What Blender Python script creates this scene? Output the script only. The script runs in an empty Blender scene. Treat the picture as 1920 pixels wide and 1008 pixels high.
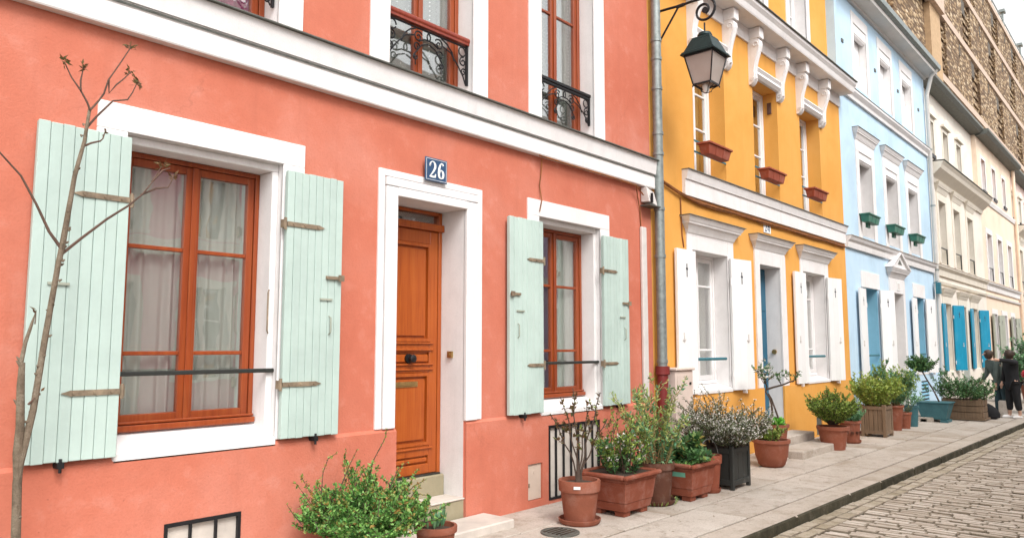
import bpy, math, random
from mathutils import Vector, Matrix
R = math.radians
rnd = random.Random(26)
sc = bpy.context.scene
COL = sc.collection

# ------------------------------------------------------------------ camera, sky, sun, exposure
cam_d = bpy.data.cameras.new('camera'); cam = bpy.data.objects.new('camera', cam_d); COL.objects.link(cam)
cam_d.sensor_width = 36.0; cam_d.lens = 36.0 * 1420 / 1920; cam_d.clip_start = 0.05; cam_d.clip_end = 2000
_yaw, _pitch = R(41.2075), R(5.8703)
_fw = Vector((math.cos(_pitch) * math.cos(_yaw), math.cos(_pitch) * math.sin(_yaw), math.sin(_pitch)))
cam.location = (0, -5, 1.6)
cam.rotation_euler = _fw.to_track_quat('-Z', 'Y').to_euler()
sc.camera = cam

SUN_DIR = Vector((-0.28, -0.70, 0.86)).normalized()          # towards the sun
world = bpy.data.worlds.new('World'); sc.world = world; world.use_nodes = True
nt = world.node_tree; nt.nodes.clear()
sky = nt.nodes.new('ShaderNodeTexSky'); sky.sky_type = 'NISHITA'; sky.sun_disc = False
sky.sun_elevation = math.asin(SUN_DIR.z); sky.sun_rotation = math.atan2(SUN_DIR.x, SUN_DIR.y)
sky.air_density = 1.0; sky.dust_density = 2.0; sky.ozone_density = 0.6
hs = nt.nodes.new('ShaderNodeHueSaturation'); hs.inputs['Saturation'].default_value = 0.04; hs.inputs['Value'].default_value = 1.0
bg = nt.nodes.new('ShaderNodeBackground'); bg.inputs['Strength'].default_value = 0.15
wo = nt.nodes.new('ShaderNodeOutputWorld')
nt.links.new(sky.outputs[0], hs.inputs['Color']); nt.links.new(hs.outputs[0], bg.inputs['Color']); nt.links.new(bg.outputs[0], wo.inputs['Surface'])
sun_d = bpy.data.lights.new('sun', 'SUN'); sun_d.energy = 1.1; sun_d.angle = R(26); sun_d.color = (1.0, 0.965, 0.92)
sun = bpy.data.objects.new('sun', sun_d); COL.objects.link(sun); sun.rotation_euler = SUN_DIR.to_track_quat('Z', 'Y').to_euler()
sun.location = (10, -10, 30)
vs = sc.view_settings; vs.view_transform = 'Standard'; vs.look = 'None'; vs.gamma = 1.0; vs.use_curve_mapping = False
vs.exposure = 1.15
try:
    sc.cycles.transparent_max_bounces = 24; sc.cycles.max_bounces = 8
except Exception: pass

# ------------------------------------------------------------------ materials
def srgb(r, g, b):
    f = lambda c: (c / 255) / 12.92 if c <= 10.3 else (((c / 255) + 0.055) / 1.055) ** 2.4
    return (f(r), f(g), f(b))
MATS = {}
class NB:
    def __init__(s, name):
        s.m = bpy.data.materials.new(name); s.m.use_nodes = True; s.t = s.m.node_tree; s.t.nodes.clear()
        s.out = s.n('ShaderNodeOutputMaterial'); s.p = s.n('ShaderNodeBsdfPrincipled'); s.l(s.p.outputs[0], s.out.inputs['Surface'])
        MATS[name] = s.m
    def n(s, t, **k):
        x = s.t.nodes.new(t)
        for a, b in k.items(): setattr(x, a, b)
        return x
    def l(s, a, b): s.t.links.new(a, b)
    def coord(s, scale=(1, 1, 1), kind='Object'):
        tc = s.n('ShaderNodeTexCoord'); mp = s.n('ShaderNodeMapping'); mp.inputs['Scale'].default_value = scale
        s.l(tc.outputs[kind], mp.inputs['Vector']); return mp.outputs[0]
    def noise(s, vec, scale, detail=4, rough=0.55, dist=0.0):
        x = s.n('ShaderNodeTexNoise'); x.inputs['Scale'].default_value = scale; x.inputs['Detail'].default_value = detail
        x.inputs['Roughness'].default_value = rough; x.inputs['Distortion'].default_value = dist
        s.l(vec, x.inputs['Vector']); return x.outputs['Fac']
    def ramp(s, fac, stops):
        x = s.n('ShaderNodeValToRGB'); e = x.color_ramp.elements
        while len(e) > 1: e.remove(e[-1])
        e[0].position = stops[0][0]; e[0].color = (*stops[0][1], 1)
        for p, c in stops[1:]:
            q = e.new(p); q.color = (*c, 1)
        s.l(fac, x.inputs['Fac']); return x.outputs['Color']
    def mix(s, fac, a, b, mode='MIX'):
        x = s.n('ShaderNodeMix', data_type='RGBA', blend_type=mode)
        for sock, v in ((x.inputs[0], fac), (x.inputs[6], a), (x.inputs[7], b)):
            if isinstance(v, (int, float)): sock.default_value = v
            elif isinstance(v, tuple): sock.default_value = (*v[:3], 1)
            else: s.l(v, sock)
        return x.outputs[2]
    def bump(s, h, strength=0.3, dist=0.01):
        b = s.n('ShaderNodeBump'); b.inputs['Strength'].default_value = strength; b.inputs['Distance'].default_value = dist
        s.l(h, b.inputs['Height']); s.l(b.outputs[0], s.p.inputs['Normal'])
    def set(s, col=None, rough=None, metal=None, spec=None):
        if col is not None:
            if isinstance(col, tuple): s.p.inputs['Base Color'].default_value = (*col[:3], 1)
            else: s.l(col, s.p.inputs['Base Color'])
        if rough is not None:
            if isinstance(rough, (int, float)): s.p.inputs['Roughness'].default_value = rough
            else: s.l(rough, s.p.inputs['Roughness'])
        if metal is not None: s.p.inputs['Metallic'].default_value = metal
        if spec is not None: s.p.inputs['Specular IOR Level'].default_value = spec
        return s.m
def mul(c, k): return tuple(min(1, x * k) for x in c)
def lerp(a, b, t): return tuple(x + (y - x) * t for x, y in zip(a, b))

def stucco(name, base, pale=None, dirt=None, amount=0.35, fine=90, bump=0.25, streak=True, crack=False):
    b = NB(name); v = b.coord()
    pale = pale or lerp(base, (0.85, 0.8, 0.75), 0.16); dirt = dirt or mul(base, 0.84)
    n1 = b.noise(v, 0.9, 5, 0.6, 0.4); n2 = b.noise(v, 5.5, 5, 0.65); n3 = b.noise(v, fine, 3, 0.7)
    c = b.ramp(n1, [(0.34, dirt), (0.5, base), (0.72, pale)])
    c = b.mix(amount, c, b.ramp(n2, [(0.3, mul(base, 0.88)), (0.55, base), (0.75, pale)]))
    if streak:
        vs_ = b.coord((7.0, 7.0, 0.35)); ns = b.noise(vs_, 1.0, 4, 0.6)
        c = b.mix(b.ramp(ns, [(0.54, (0, 0, 0)), (0.78, (0.38, 0.38, 0.38))]), c, mul(base, 0.74))
    c = b.mix(b.ramp(n3, [(0.3, (0.25,) * 3), (0.5, (0, 0, 0))]), c, mul(base, 0.7))
    if crack:
        dn = b.n('ShaderNodeTexNoise'); dn.inputs['Scale'].default_value = 3.0; dn.inputs['Detail'].default_value = 5; b.l(v, dn.inputs['Vector'])
        va = b.n('ShaderNodeVectorMath', operation='MULTIPLY_ADD'); b.l(dn.outputs['Color'], va.inputs[0]); va.inputs[1].default_value = (0.5, 0.5, 0.5); b.l(v, va.inputs[2])
        vo = b.n('ShaderNodeTexVoronoi', feature='DISTANCE_TO_EDGE'); vo.inputs['Scale'].default_value = 0.55; b.l(va.outputs[0], vo.inputs['Vector'])
        ck = b.ramp(vo.outputs['Distance'], [(0.0, (1, 1, 1)), (0.0045, (0, 0, 0))]); mk = b.ramp(b.noise(v, 0.8, 2), [(0.56, (0, 0, 0)), (0.66, (0.22,) * 3)])
        c = b.mix(b.mix(1.0, ck, mk, 'MULTIPLY'), c, mul(base, 0.45))
        rp = b.ramp(b.noise(v, 1.3, 4, 0.6, 0.2), [(0.60, (0, 0, 0)), (0.70, (0.4,) * 3)]); c = b.mix(rp, c, pale)
        sp = b.ramp(b.noise(v, 26, 2, 0.5), [(0.76, (0, 0, 0)), (0.79, (0.5,) * 3)]); c = b.mix(sp, c, mul(base, 0.5))
    h = b.mix(0.5, n3, n2); b.bump(h, bump, 0.012)
    return b.set(c, 0.9, spec=0.25)
def paint(name, base, rough=0.5, wear=0.15, grain=False, bump=0.12, chip=None):
    b = NB(name); v = b.coord(); n1 = b.noise(v, 3.0, 5, 0.65); n2 = b.noise(v, 40, 4, 0.6)
    c = b.ramp(n1, [(0.3, mul(base, 1 - wear)), (0.6, base), (0.8, lerp(base, (0.9, 0.9, 0.88), wear * 0.5))])
    vz = b.coord((28, 28, 1.4)); ng = b.noise(vz, 1.0, 5, 0.6)
    c = b.mix(b.ramp(ng, [(0.52, (0, 0, 0)), (0.85, (wear * 1.6,) * 3)]), c, mul(base, 0.7))
    if chip:
        nc = b.noise(v, 22, 6, 0.7)
        c = b.mix(b.ramp(nc, [(0.70, (0, 0, 0)), (0.73, (0.8,) * 3)]), c, chip)
    if grain:
        oi = b.n('ShaderNodeObjectInfo'); c = b.mix(0.14, c, b.ramp(oi.outputs['Random'], [(0, mul(base, 0.6)), (1, mul(base, 1.3))]))
    b.bump(b.mix(0.5, ng, n2) if grain else n2, bump, 0.006)
    return b.set(c, rough, spec=0.35)
def wood(name, base, dark, rough=0.38, scale=(30, 30, 1.1)):
    b = NB(name); v = b.coord(scale); n = b.noise(v, 1.3, 6, 0.65, 0.6); n2 = b.noise(b.coord(), 2.2, 3)
    c = b.ramp(n, [(0.28, dark), (0.5, base), (0.75, lerp(base, (0.9, 0.45, 0.12), 0.12))])
    c = b.mix(0.35, c, b.ramp(n2, [(0.3, dark), (0.7, base)]))
    b.bump(n, 0.15, 0.004); return b.set(c, rough, spec=0.45)
def metal(name, base, rough=0.45, m=0.6, var=0.25):
    b = NB(name); n = b.noise(b.coord(), 14, 5, 0.65)
    c = b.ramp(n, [(0.3, mul(base, 1 - var)), (0.7, mul(base, 1 + var))]); b.bump(n, 0.12, 0.004)
    return b.set(c, rough, m)
def terracotta(name, base, stain=(0.75, 0.68, 0.6), dirty=0.25):
    b = NB(name); v = b.coord(); n1 = b.noise(v, 6, 5, 0.65, 0.4); n2 = b.noise(v, 60, 3)
    oi = b.n('ShaderNodeObjectInfo')
    c = b.ramp(n1, [(0.25, mul(base, 0.7)), (0.5, base), (0.68, lerp(base, stain, 0.12)), (0.8, lerp(base, stain, dirty + 0.2))])
    c = b.mix(b.ramp(n2, [(0.3, (0.35,) * 3), (0.45, (0, 0, 0))]), c, mul(base, 0.6))
    c = b.mix(0.35, c, b.ramp(oi.outputs['Random'], [(0, mul(base, 0.75)), (1, mul(base, 1.15))]))
    b.bump(n2, 0.2, 0.006); return b.set(c, 0.82, spec=0.3)
def stone(name, c0, c1, c2, scale=3.0, fine=70, rough=0.88, rand=0.3, bump=0.3):
    b = NB(name); v = b.coord(); oi = b.n('ShaderNodeObjectInfo')
    vm = b.n('ShaderNodeVectorMath', operation='ADD'); b.l(v, vm.inputs[0])
    sc_ = b.n('ShaderNodeVectorMath', operation='SCALE'); cmb = b.n('ShaderNodeCombineXYZ')
    for i in range(3): b.l(oi.outputs['Random'], cmb.inputs[i])
    b.l(cmb.outputs[0], sc_.inputs[0]); sc_.inputs['Scale'].default_value = 37.0; b.l(sc_.outputs[0], vm.inputs[1])
    v = vm.outputs[0]
    n1 = b.noise(v, scale, 6, 0.65, 0.3); n2 = b.noise(v, fine, 4, 0.7); n3 = b.noise(v, scale * 4, 5, 0.7)
    c = b.ramp(n1, [(0.28, c0), (0.5, c1), (0.75, c2)])
    g = b.n('ShaderNodeNewGeometry')
    mx = b.n('ShaderNodeMath', operation='FRACT'); ad = b.n('ShaderNodeMath', operation='ADD')
    b.l(oi.outputs['Random'], ad.inputs[0]); b.l(g.outputs['Random Per Island'], ad.inputs[1]); b.l(ad.outputs[0], mx.inputs[0])
    c = b.mix(rand, c, b.ramp(mx.outputs[0], [(0, c0), (0.5, c1), (1, c2)]))
    c = b.mix(b.ramp(n3, [(0.53, (0, 0, 0)), (0.72, (0.6,) * 3)]), c, mul(c0, 0.8))
    c = b.mix(b.ramp(n2, [(0.3, (0.5,) * 3), (0.5, (0, 0, 0))]), c, mul(c0, 0.6))
    b.bump(b.mix(0.5, n2, n3), bump, 0.012); return b.set(c, rough, spec=0.3)
def leafmat(name, cols, rough=0.5, trans=0.25):
    b = NB(name); g = b.n('ShaderNodeNewGeometry')
    c = b.ramp(g.outputs['Random Per Island'], [(i / max(1, len(cols) - 1), k) for i, k in enumerate(cols)])
    b.set(c, rough, spec=0.35)
    tr = b.n('ShaderNodeBsdfTranslucent'); b.l(c, tr.inputs['Color'])
    mx = b.n('ShaderNodeMixShader'); mx.inputs[0].default_value = trans
    b.l(b.p.outputs[0], mx.inputs[1]); b.l(tr.outputs[0], mx.inputs[2]); b.l(mx.outputs[0], b.out.inputs['Surface'])
    return b.m
def plain(name, base, rough=0.6, metal_=0.0, var=0.15):
    b = NB(name); n = b.noise(b.coord(), 9, 4, 0.6)
    return b.set(b.ramp(n, [(0.3, mul(base, 1 - var)), (0.7, mul(base, 1 + var))]), rough, metal_)

WHITE = (0.80, 0.775, 0.765)
stucco('coral', (0.545, 0.17, 0.108), pale=(0.62, 0.265, 0.20), dirt=(0.49, 0.13, 0.075), amount=0.5, fine=60, bump=0.5, crack=True)
stucco('yellow', (0.71, 0.345, 0.078), pale=(0.74, 0.38, 0.105), dirt=(0.66, 0.305, 0.06), amount=0.2, bump=0.12)
stucco('blue', (0.50, 0.665, 0.80), amount=0.2, bump=0.1); stucco('cream', (0.77, 0.71, 0.63), amount=0.2, bump=0.1)
stucco('peach', (0.80, 0.64, 0.50), amount=0.2, bump=0.1); stucco('palepink', (0.78, 0.60, 0.55), amount=0.2, bump=0.1)
stucco('rosepink', (0.74, 0.34, 0.44), amount=0.2); stucco('lilac', (0.55, 0.45, 0.62)); stucco('palegreen', (0.52, 0.66, 0.50))
stucco('white_render', (0.76, 0.735, 0.725), pale=(0.81, 0.79, 0.78), dirt=(0.66, 0.62, 0.595), amount=0.5, bump=0.2, streak=True)
paint('white_trim', WHITE, 0.6, 0.07); paint('cream_trim', (0.74, 0.68, 0.58), 0.65, 0.12)
paint('white_shutter', (0.82, 0.81, 0.80), 0.5, 0.05, True)
paint('mint', (0.47, 0.58, 0.53), 0.6, 0.13, True, 0.3, chip=(0.36, 0.40, 0.36)); paint('teal_door', (0.02, 0.12, 0.20), 0.45, 0.12, True); paint('teal_shutter', (0.012, 0.26, 0.42), 0.45, 0.12, True)
paint('teal_reveal', (0.22, 0.48, 0.64), 0.6, 0.1); paint('greygreen', (0.36, 0.38, 0.31), 0.6, 0.15, True)
paint('step_paint', (0.33, 0.29, 0.19), 0.75, 0.22, bump=0.25); paint('white_step', (0.60, 0.54, 0.48), 0.8, 0.25, bump=0.3)
paint('cabinet', (0.66, 0.54, 0.47), 0.6, 0.15); paint('hatch', (0.62, 0.50, 0.41), 0.6, 0.12)
wood('door_wood', (0.40, 0.088, 0.012), (0.25, 0.045, 0.007)); wood('window_wood', (0.29, 0.055, 0.013), (0.18, 0.03, 0.007))
wood('planter_wood', (0.20, 0.135, 0.085), (0.10, 0.065, 0.04), 0.85); wood('rail_wood', (0.24, 0.035, 0.018), (0.15, 0.02, 0.01))
metal('black_iron', (0.018, 0.018, 0.02), 0.5, 0.4); metal('zinc', (0.26, 0.29, 0.28), 0.5, 0.55); metal('dark_zinc', (0.13, 0.135, 0.12), 0.6, 0.4)
metal('strap_iron', (0.27, 0.205, 0.14), 0.65, 0.35, 0.4); metal('brass', (0.45, 0.30, 0.12), 0.4, 0.8); metal('dark_green_iron', (0.007, 0.026, 0.026), 0.45, 0.3)
paint('cast_red', (0.20, 0.028, 0.025), 0.5, 0.3); metal('teal_iron', (0.03, 0.16, 0.20), 0.5, 0.2); paint('soffit', (0.60, 0.575, 0.54), 0.8, 0.1)
terracotta('terracotta', (0.25, 0.08, 0.045), dirty=0.4); terracotta('plastic_terracotta', (0.235, 0.064, 0.034), dirty=0.06); terracotta('old_terracotta', (0.10, 0.038, 0.022), dirty=0.12)
terracotta('flowerbox', (0.30, 0.07, 0.038), dirty=0.05); plain('green_plastic', (0.03, 0.15, 0.10), 0.5); plain('teal_plastic', (0.035, 0.12, 0.14), 0.5)
paint('black_paint', (0.028, 0.03, 0.027), 0.55, 0.2, True); plain('soil', (0.045, 0.03, 0.02), 0.95, 0, 0.5)
stone('bark', (0.09, 0.065, 0.045), (0.20, 0.15, 0.105), (0.30, 0.25, 0.19), 14, 120, rand=0.1, bump=0.8); plain('dark_bark', (0.07, 0.045, 0.032), 0.85, 0, 0.4); plain('twig_red', (0.10, 0.055, 0.038), 0.8, 0, 0.3); plain('cane', (0.30, 0.22, 0.09), 0.8, 0, 0.4)
stone('slab', (0.27, 0.215, 0.155), (0.47, 0.41, 0.355), (0.57, 0.515, 0.46), 1.7, rand=0.25)
stone('gutter', (0.20, 0.16, 0.09), (0.42, 0.355, 0.27), (0.58, 0.51, 0.43), 2.2, rand=0.3, bump=0.4); stone('kerb', (0.30, 0.245, 0.185), (0.46, 0.395, 0.335), (0.55, 0.49, 0.43), 2.5, rand=0.25)
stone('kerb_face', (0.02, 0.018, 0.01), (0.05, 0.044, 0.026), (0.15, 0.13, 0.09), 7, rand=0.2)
stone('cobble', (0.30, 0.24, 0.18), (0.54, 0.465, 0.395), (0.70, 0.63, 0.56), 3, rand=0.6, bump=0.4)
stone('road_joint', (0.04, 0.03, 0.018), (0.08, 0.062, 0.04), (0.13, 0.10, 0.07), 5)
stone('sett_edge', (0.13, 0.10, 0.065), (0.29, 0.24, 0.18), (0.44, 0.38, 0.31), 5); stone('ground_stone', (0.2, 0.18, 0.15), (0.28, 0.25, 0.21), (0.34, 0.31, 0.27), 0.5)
paint('blue_enamel', (0.035, 0.08, 0.165), 0.35, 0.15); plain('enamel_white', (0.82, 0.82, 0.80), 0.35, 0, 0.03); plain('ink', (0.03, 0.035, 0.05), 0.5)
plain('cable', (0.24, 0.085, 0.022), 0.7, 0, 0.4); plain('grey_plastic', (0.62, 0.58, 0.55), 0.5, 0, 0.08)
plain('room', (0.10, 0.085, 0.07), 0.9); plain('green_glass', (0.02, 0.10, 0.10), 0.25)
plain('skin', (0.55, 0.33, 0.24), 0.6, 0, 0.06); plain('black_cloth', (0.009, 0.009, 0.011), 0.9, 0, 0.3); plain('hair', (0.045, 0.025, 0.015), 0.6, 0, 0.3)
plain('denim', (0.025, 0.05, 0.06), 0.9, 0, 0.3); plain('grey_cloth', (0.085, 0.11, 0.10), 0.9, 0, 0.2); plain('white_cloth', (0.72, 0.70, 0.68), 0.9, 0, 0.08); plain('red_plastic', (0.45, 0.012, 0.02), 0.25); plain('rubber', (0.015, 0.015, 0.015), 0.8)
plain('bag_label', (0.16, 0.42, 0.30), 0.5); plain('red_panel', (0.25, 0.02, 0.04), 0.6); plain('orange_blind', (0.62, 0.26, 0.12), 0.8)

leafmat('leaf_fresh', [(0.045, 0.150, 0.030), (0.105, 0.285, 0.053), (0.195, 0.420, 0.090), (0.300, 0.510, 0.150), (0.075, 0.225, 0.060)])
leafmat('leaf_tip', [(0.300, 0.240, 0.050), (0.380, 0.200, 0.060), (0.200, 0.280, 0.060), (0.260, 0.340, 0.100)])
leafmat('leaf_box', [(0.090, 0.165, 0.030), (0.180, 0.285, 0.045), (0.300, 0.405, 0.075), (0.075, 0.135, 0.030), (0.420, 0.480, 0.120)])
leafmat('leaf_lime', [(0.200, 0.300, 0.050), (0.325, 0.425, 0.075), (0.450, 0.525, 0.125), (0.125, 0.225, 0.050)])
leafmat('leaf_bamboo', [(0.240, 0.330, 0.075), (0.420, 0.495, 0.135), (0.540, 0.600, 0.225), (0.180, 0.255, 0.075), (0.150, 0.300, 0.120)])
leafmat('leaf_dark', [(0.034, 0.093, 0.034), (0.060, 0.153, 0.051), (0.102, 0.221, 0.068), (0.170, 0.289, 0.102)])
leafmat('leaf_grey', [(0.10, 0.135, 0.065), (0.17, 0.21, 0.10), (0.22, 0.24, 0.13), (0.06, 0.09, 0.045)])
leafmat('leaf_red', [(0.100, 0.050, 0.020), (0.160, 0.080, 0.030), (0.100, 0.130, 0.040), (0.200, 0.100, 0.050)])
leafmat('leaf_teal', [(0.075, 0.210, 0.105), (0.150, 0.330, 0.165), (0.240, 0.420, 0.210), (0.075, 0.165, 0.075)])
leafmat('flower_white', [(0.72, 0.69, 0.64), (0.80, 0.78, 0.74), (0.55, 0.50, 0.44), (0.78, 0.74, 0.70)], 0.7, 0.2)
leafmat('leaf_bright', [(0.100, 0.360, 0.040), (0.160, 0.460, 0.050), (0.070, 0.260, 0.030)])

def glass():
    m = bpy.data.materials.new('glass'); m.use_nodes = True; t = m.node_tree; t.nodes.clear()
    o = t.nodes.new('ShaderNodeOutputMaterial'); tr = t.nodes.new('ShaderNodeBsdfTransparent'); tr.inputs[0].default_value = (0.965, 0.98, 0.97, 1)
    gl = t.nodes.new('ShaderNodeBsdfGlossy'); gl.inputs['Roughness'].default_value = 0.015; gl.inputs['Color'].default_value = (1, 1, 1, 1)
    lw = t.nodes.new('ShaderNodeLayerWeight'); lw.inputs['Blend'].default_value = 0.5
    pw = t.nodes.new('ShaderNodeMath'); pw.operation = 'POWER'; pw.inputs[1].default_value = 3.0; t.links.new(lw.outputs['Facing'], pw.inputs[0])
    fr = t.nodes.new('ShaderNodeMath'); fr.operation = 'MULTIPLY_ADD'; fr.inputs[1].default_value = 0.80; fr.inputs[2].default_value = 0.17; t.links.new(pw.outputs[0], fr.inputs[0])
    tc = t.nodes.new('ShaderNodeTexCoord'); nz = t.nodes.new('ShaderNodeTexNoise'); nz.inputs['Scale'].default_value = 2.5
    bp = t.nodes.new('ShaderNodeBump'); bp.inputs['Strength'].default_value = 0.03; bp.inputs['Distance'].default_value = 0.05
    t.links.new(tc.outputs['Object'], nz.inputs['Vector']); t.links.new(nz.outputs['Fac'], bp.inputs['Height']); t.links.new(bp.outputs[0], gl.inputs['Normal'])
    mx = t.nodes.new('ShaderNodeMixShader'); t.links.new(fr.outputs[0], mx.inputs[0]); t.links.new(tr.outputs[0], mx.inputs[1]); t.links.new(gl.outputs[0], mx.inputs[2])
    t.links.new(mx.outputs[0], o.inputs['Surface']); MATS['glass'] = m
glass()
def curtain_mat(name, col, dots=False):
    b = NB(name); v = b.coord(); c = col
    if dots:
        vo = b.n('ShaderNodeTexVoronoi'); vo.inputs['Scale'].default_value = 22; vo.inputs['Randomness'].default_value = 0.15; b.l(v, vo.inputs['Vector'])
        c = b.mix(b.ramp(vo.outputs['Distance'], [(0.16, (1, 1, 1)), (0.20, (0, 0, 0))]), col, (0.85, 0.83, 0.8))
    b.set(c, 0.95, spec=0.1)
    tr = b.n('ShaderNodeBsdfTranslucent'); tr.inputs['Color'].default_value = (*col, 1)
    mx = b.n('ShaderNodeMixShader'); mx.inputs[0].default_value = 0.3
    b.l(b.p.outputs[0], mx.inputs[1]); b.l(tr.outputs[0], mx.inputs[2]); b.l(mx.outputs[0], b.out.inputs['Surface'])
curtain_mat('sheer', (0.62, 0.63, 0.58)); curtain_mat('dotted_net', (0.24, 0.25, 0.22), True); curtain_mat('ochre_curtain', (0.42, 0.31, 0.16)); curtain_mat('grey_curtain', (0.44, 0.42, 0.38)); curtain_mat('pink_curtain', (0.55, 0.12, 0.28), True)
def frosted():
    b = NB('lantern_pane'); n = b.noise(b.coord(), 5, 4, 0.6)
    b.set(b.ramp(n, [(0.3, (0.60, 0.53, 0.48)), (0.7, (0.74, 0.67, 0.62))]), 0.35, spec=0.4)
    tr = b.n('ShaderNodeBsdfTranslucent'); tr.inputs['Color'].default_value = (0.7, 0.62, 0.56, 1)
    mx = b.n('ShaderNodeMixShader'); mx.inputs[0].default_value = 0.5
    b.l(b.p.outputs[0], mx.inputs[1]); b.l(tr.outputs[0], mx.inputs[2]); b.l(mx.outputs[0], b.out.inputs['Surface'])
frosted()
def pebble():
    b = NB('pebble_panel'); v = b.coord((0.42, 1.3, 1.5))
    vo = b.n('ShaderNodeTexVoronoi'); vo.inputs['Scale'].default_value = 3.0; b.l(v, vo.inputs['Vector'])
    sp = b.n('ShaderNodeSeparateColor'); b.l(vo.outputs['Color'], sp.inputs[0])
    c = b.ramp(sp.outputs[0], [(0, (0.13, 0.075, 0.033)), (0.35, (0.26, 0.165, 0.085)), (0.7, (0.38, 0.265, 0.15)), (1, (0.56, 0.44, 0.30))])
    c = b.mix(b.ramp(vo.outputs['Distance'], [(0.38, (0, 0, 0)), (0.62, (0.9,) * 3)]), c, (0.09, 0.05, 0.025))
    iv = b.n('ShaderNodeMath', operation='SUBTRACT'); iv.inputs[0].default_value = 1.0; b.l(vo.outputs['Distance'], iv.inputs[1])
    b.bump(iv.outputs[0], 0.8, 0.12); b.set(c, 0.85)
pebble()
paint('pink_concrete', (0.52, 0.40, 0.32), 0.85, 0.15, bump=0.1); paint('tan_concrete', (0.46, 0.31, 0.18), 0.85, 0.2)

# ------------------------------------------------------------------ mesh building
def wloc(o):
    v = Vector((0, 0, 0))
    while o is not None: v += o.location; o = o.parent
    return v
class MB:
    def __init__(s): s.v = []; s.f = []; s.mi = []; s.cur = 0; s.xf = None
    def add(s, vs_, fs, mi=None):
        k = len(s.v); s.v += [s.xf(Vector(p)) if s.xf else Vector(p) for p in vs_]
        s.f += [tuple(i + k for i in q) for q in fs]; s.mi += [s.cur if mi is None else mi] * len(fs); return s
    def hexa(s, p, mi=None):      # p: bottom 4 ccw, top 4 ccw
        return s.add(p, [(3, 2, 1, 0), (4, 5, 6, 7), (0, 1, 5, 4), (1, 2, 6, 5), (2, 3, 7, 6), (3, 0, 4, 7)], mi)
    def box(s, x0, x1, y0, y1, z0, z1, mi=None):
        return s.hexa([(x0, y0, z0), (x1, y0, z0), (x1, y1, z0), (x0, y1, z0), (x0, y0, z1), (x1, y0, z1), (x1, y1, z1), (x0, y1, z1)], mi)
    def frus(s, a, b, mi=None):   # a,b = (x0,x1,y0,y1,z)
        return s.hexa([(a[0], a[2], a[4]), (a[1], a[2], a[4]), (a[1], a[3], a[4]), (a[0], a[3], a[4]), (b[0], b[2], b[4]), (b[1], b[2], b[4]), (b[1], b[3], b[4]), (b[0], b[3], b[4])], mi)
    def quad(s, a, b, c, d, mi=None): return s.add([a, b, c, d], [(0, 1, 2, 3)], mi)
    def prism_x(s, prof, x0, x1, mi=None):     # prof: (y,z) polygon extruded along x
        n = len(prof); vs_ = [(x0, y, z) for y, z in prof] + [(x1, y, z) for y, z in prof]
        fs = [tuple(range(n))[::-1], tuple(range(n, 2 * n))] + [(i, (i + 1) % n, n + (i + 1) % n, n + i) for i in range(n)]
        return s.add(vs_, fs, mi)
    def prism_y(s, prof, y0, y1, mi=None):     # prof: (x,z)
        n = len(prof); vs_ = [(x, y0, z) for x, z in prof] + [(x, y1, z) for x, z in prof]
        fs = [tuple(range(n)), tuple(range(n, 2 * n))[::-1]] + [((i + 1) % n, i, n + i, n + (i + 1) % n) for i in range(n)]
        return s.add(vs_, fs, mi)
    def tube(s, pts, r, seg=8, cap=True, mi=None):
        pts = [Vector(p) for p in pts]; n = len(pts); rs = r if isinstance(r, (list, tuple)) else [r] * n
        vs_ = []; up = Vector((0.13, 0.21, 0.97))
        for i, p in enumerate(pts):
            t = (pts[min(n - 1, i + 1)] - pts[max(0, i - 1)])
            if t.length < 1e-9: t = Vector((0, 0, 1))
            t.normalize(); a = t.cross(up)
            if a.length < 0.05: a = t.cross(Vector((1, 0, 0)))
            a.normalize(); b_ = t.cross(a)
            for k in range(seg):
                g = 2 * math.pi * k / seg; vs_.append(p + (a * math.cos(g) + b_ * math.sin(g)) * rs[i])
        fs = [(i * seg + k, i * seg + (k + 1) % seg, (i + 1) * seg + (k + 1) % seg, (i + 1) * seg + k) for i in range(n - 1) for k in range(seg)]
        if cap: fs += [tuple(range(seg))[::-1], tuple((n - 1) * seg + k for k in range(seg))]
        return s.add(vs_, fs, mi)
    def lathe(s, c, prof, seg=24, sx=1.0, sy=1.0, mi=None, wob=0.0):   # prof: (r,z) from bottom up
        vs_ = []; n = len(prof)
        for r, z in prof:
            for k in range(seg):
                g = 2 * math.pi * k / seg; w = 1 + wob * math.sin(3 * g + z * 9)
                vs_.append((c[0] + r * w * math.cos(g) * sx, c[1] + r * w * math.sin(g) * sy, c[2] + z))
        fs = [(i * seg + k, i * seg + (k + 1) % seg, (i + 1) * seg + (k + 1) % seg, (i + 1) * seg + k) for i in range(n - 1) for k in range(seg)]
        fs += [tuple(range(seg))[::-1], tuple((n - 1) * seg + k for k in range(seg))]
        return s.add(vs_, fs, mi)
    def leaf(s, p, d, nrm, L, w, mi=None):
        d = Vector(d).normalized(); side = d.cross(Vector(nrm))
        if side.length < 1e-4: side = d.cross(Vector((0.3, 0.5, 0.8)))
        side.normalize(); nn = side.cross(d); p = Vector(p); m = p + d * L * 0.45
        return s.add([p, m + side * w * 0.5 - nn * w * 0.18, p + d * L, m - side * w * 0.5 - nn * w * 0.18], [(0, 1, 2), (0, 2, 3)], mi)
    def mesh(s, name, org, mats):
        me = bpy.data.meshes.new(name); me.from_pydata([tuple(p - org) for p in s.v], [], s.f)
        for m in mats: me.materials.append(MATS[m])
        if len(mats) > 1: me.polygons.foreach_set('material_index', s.mi)
        me.update(); return me
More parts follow.
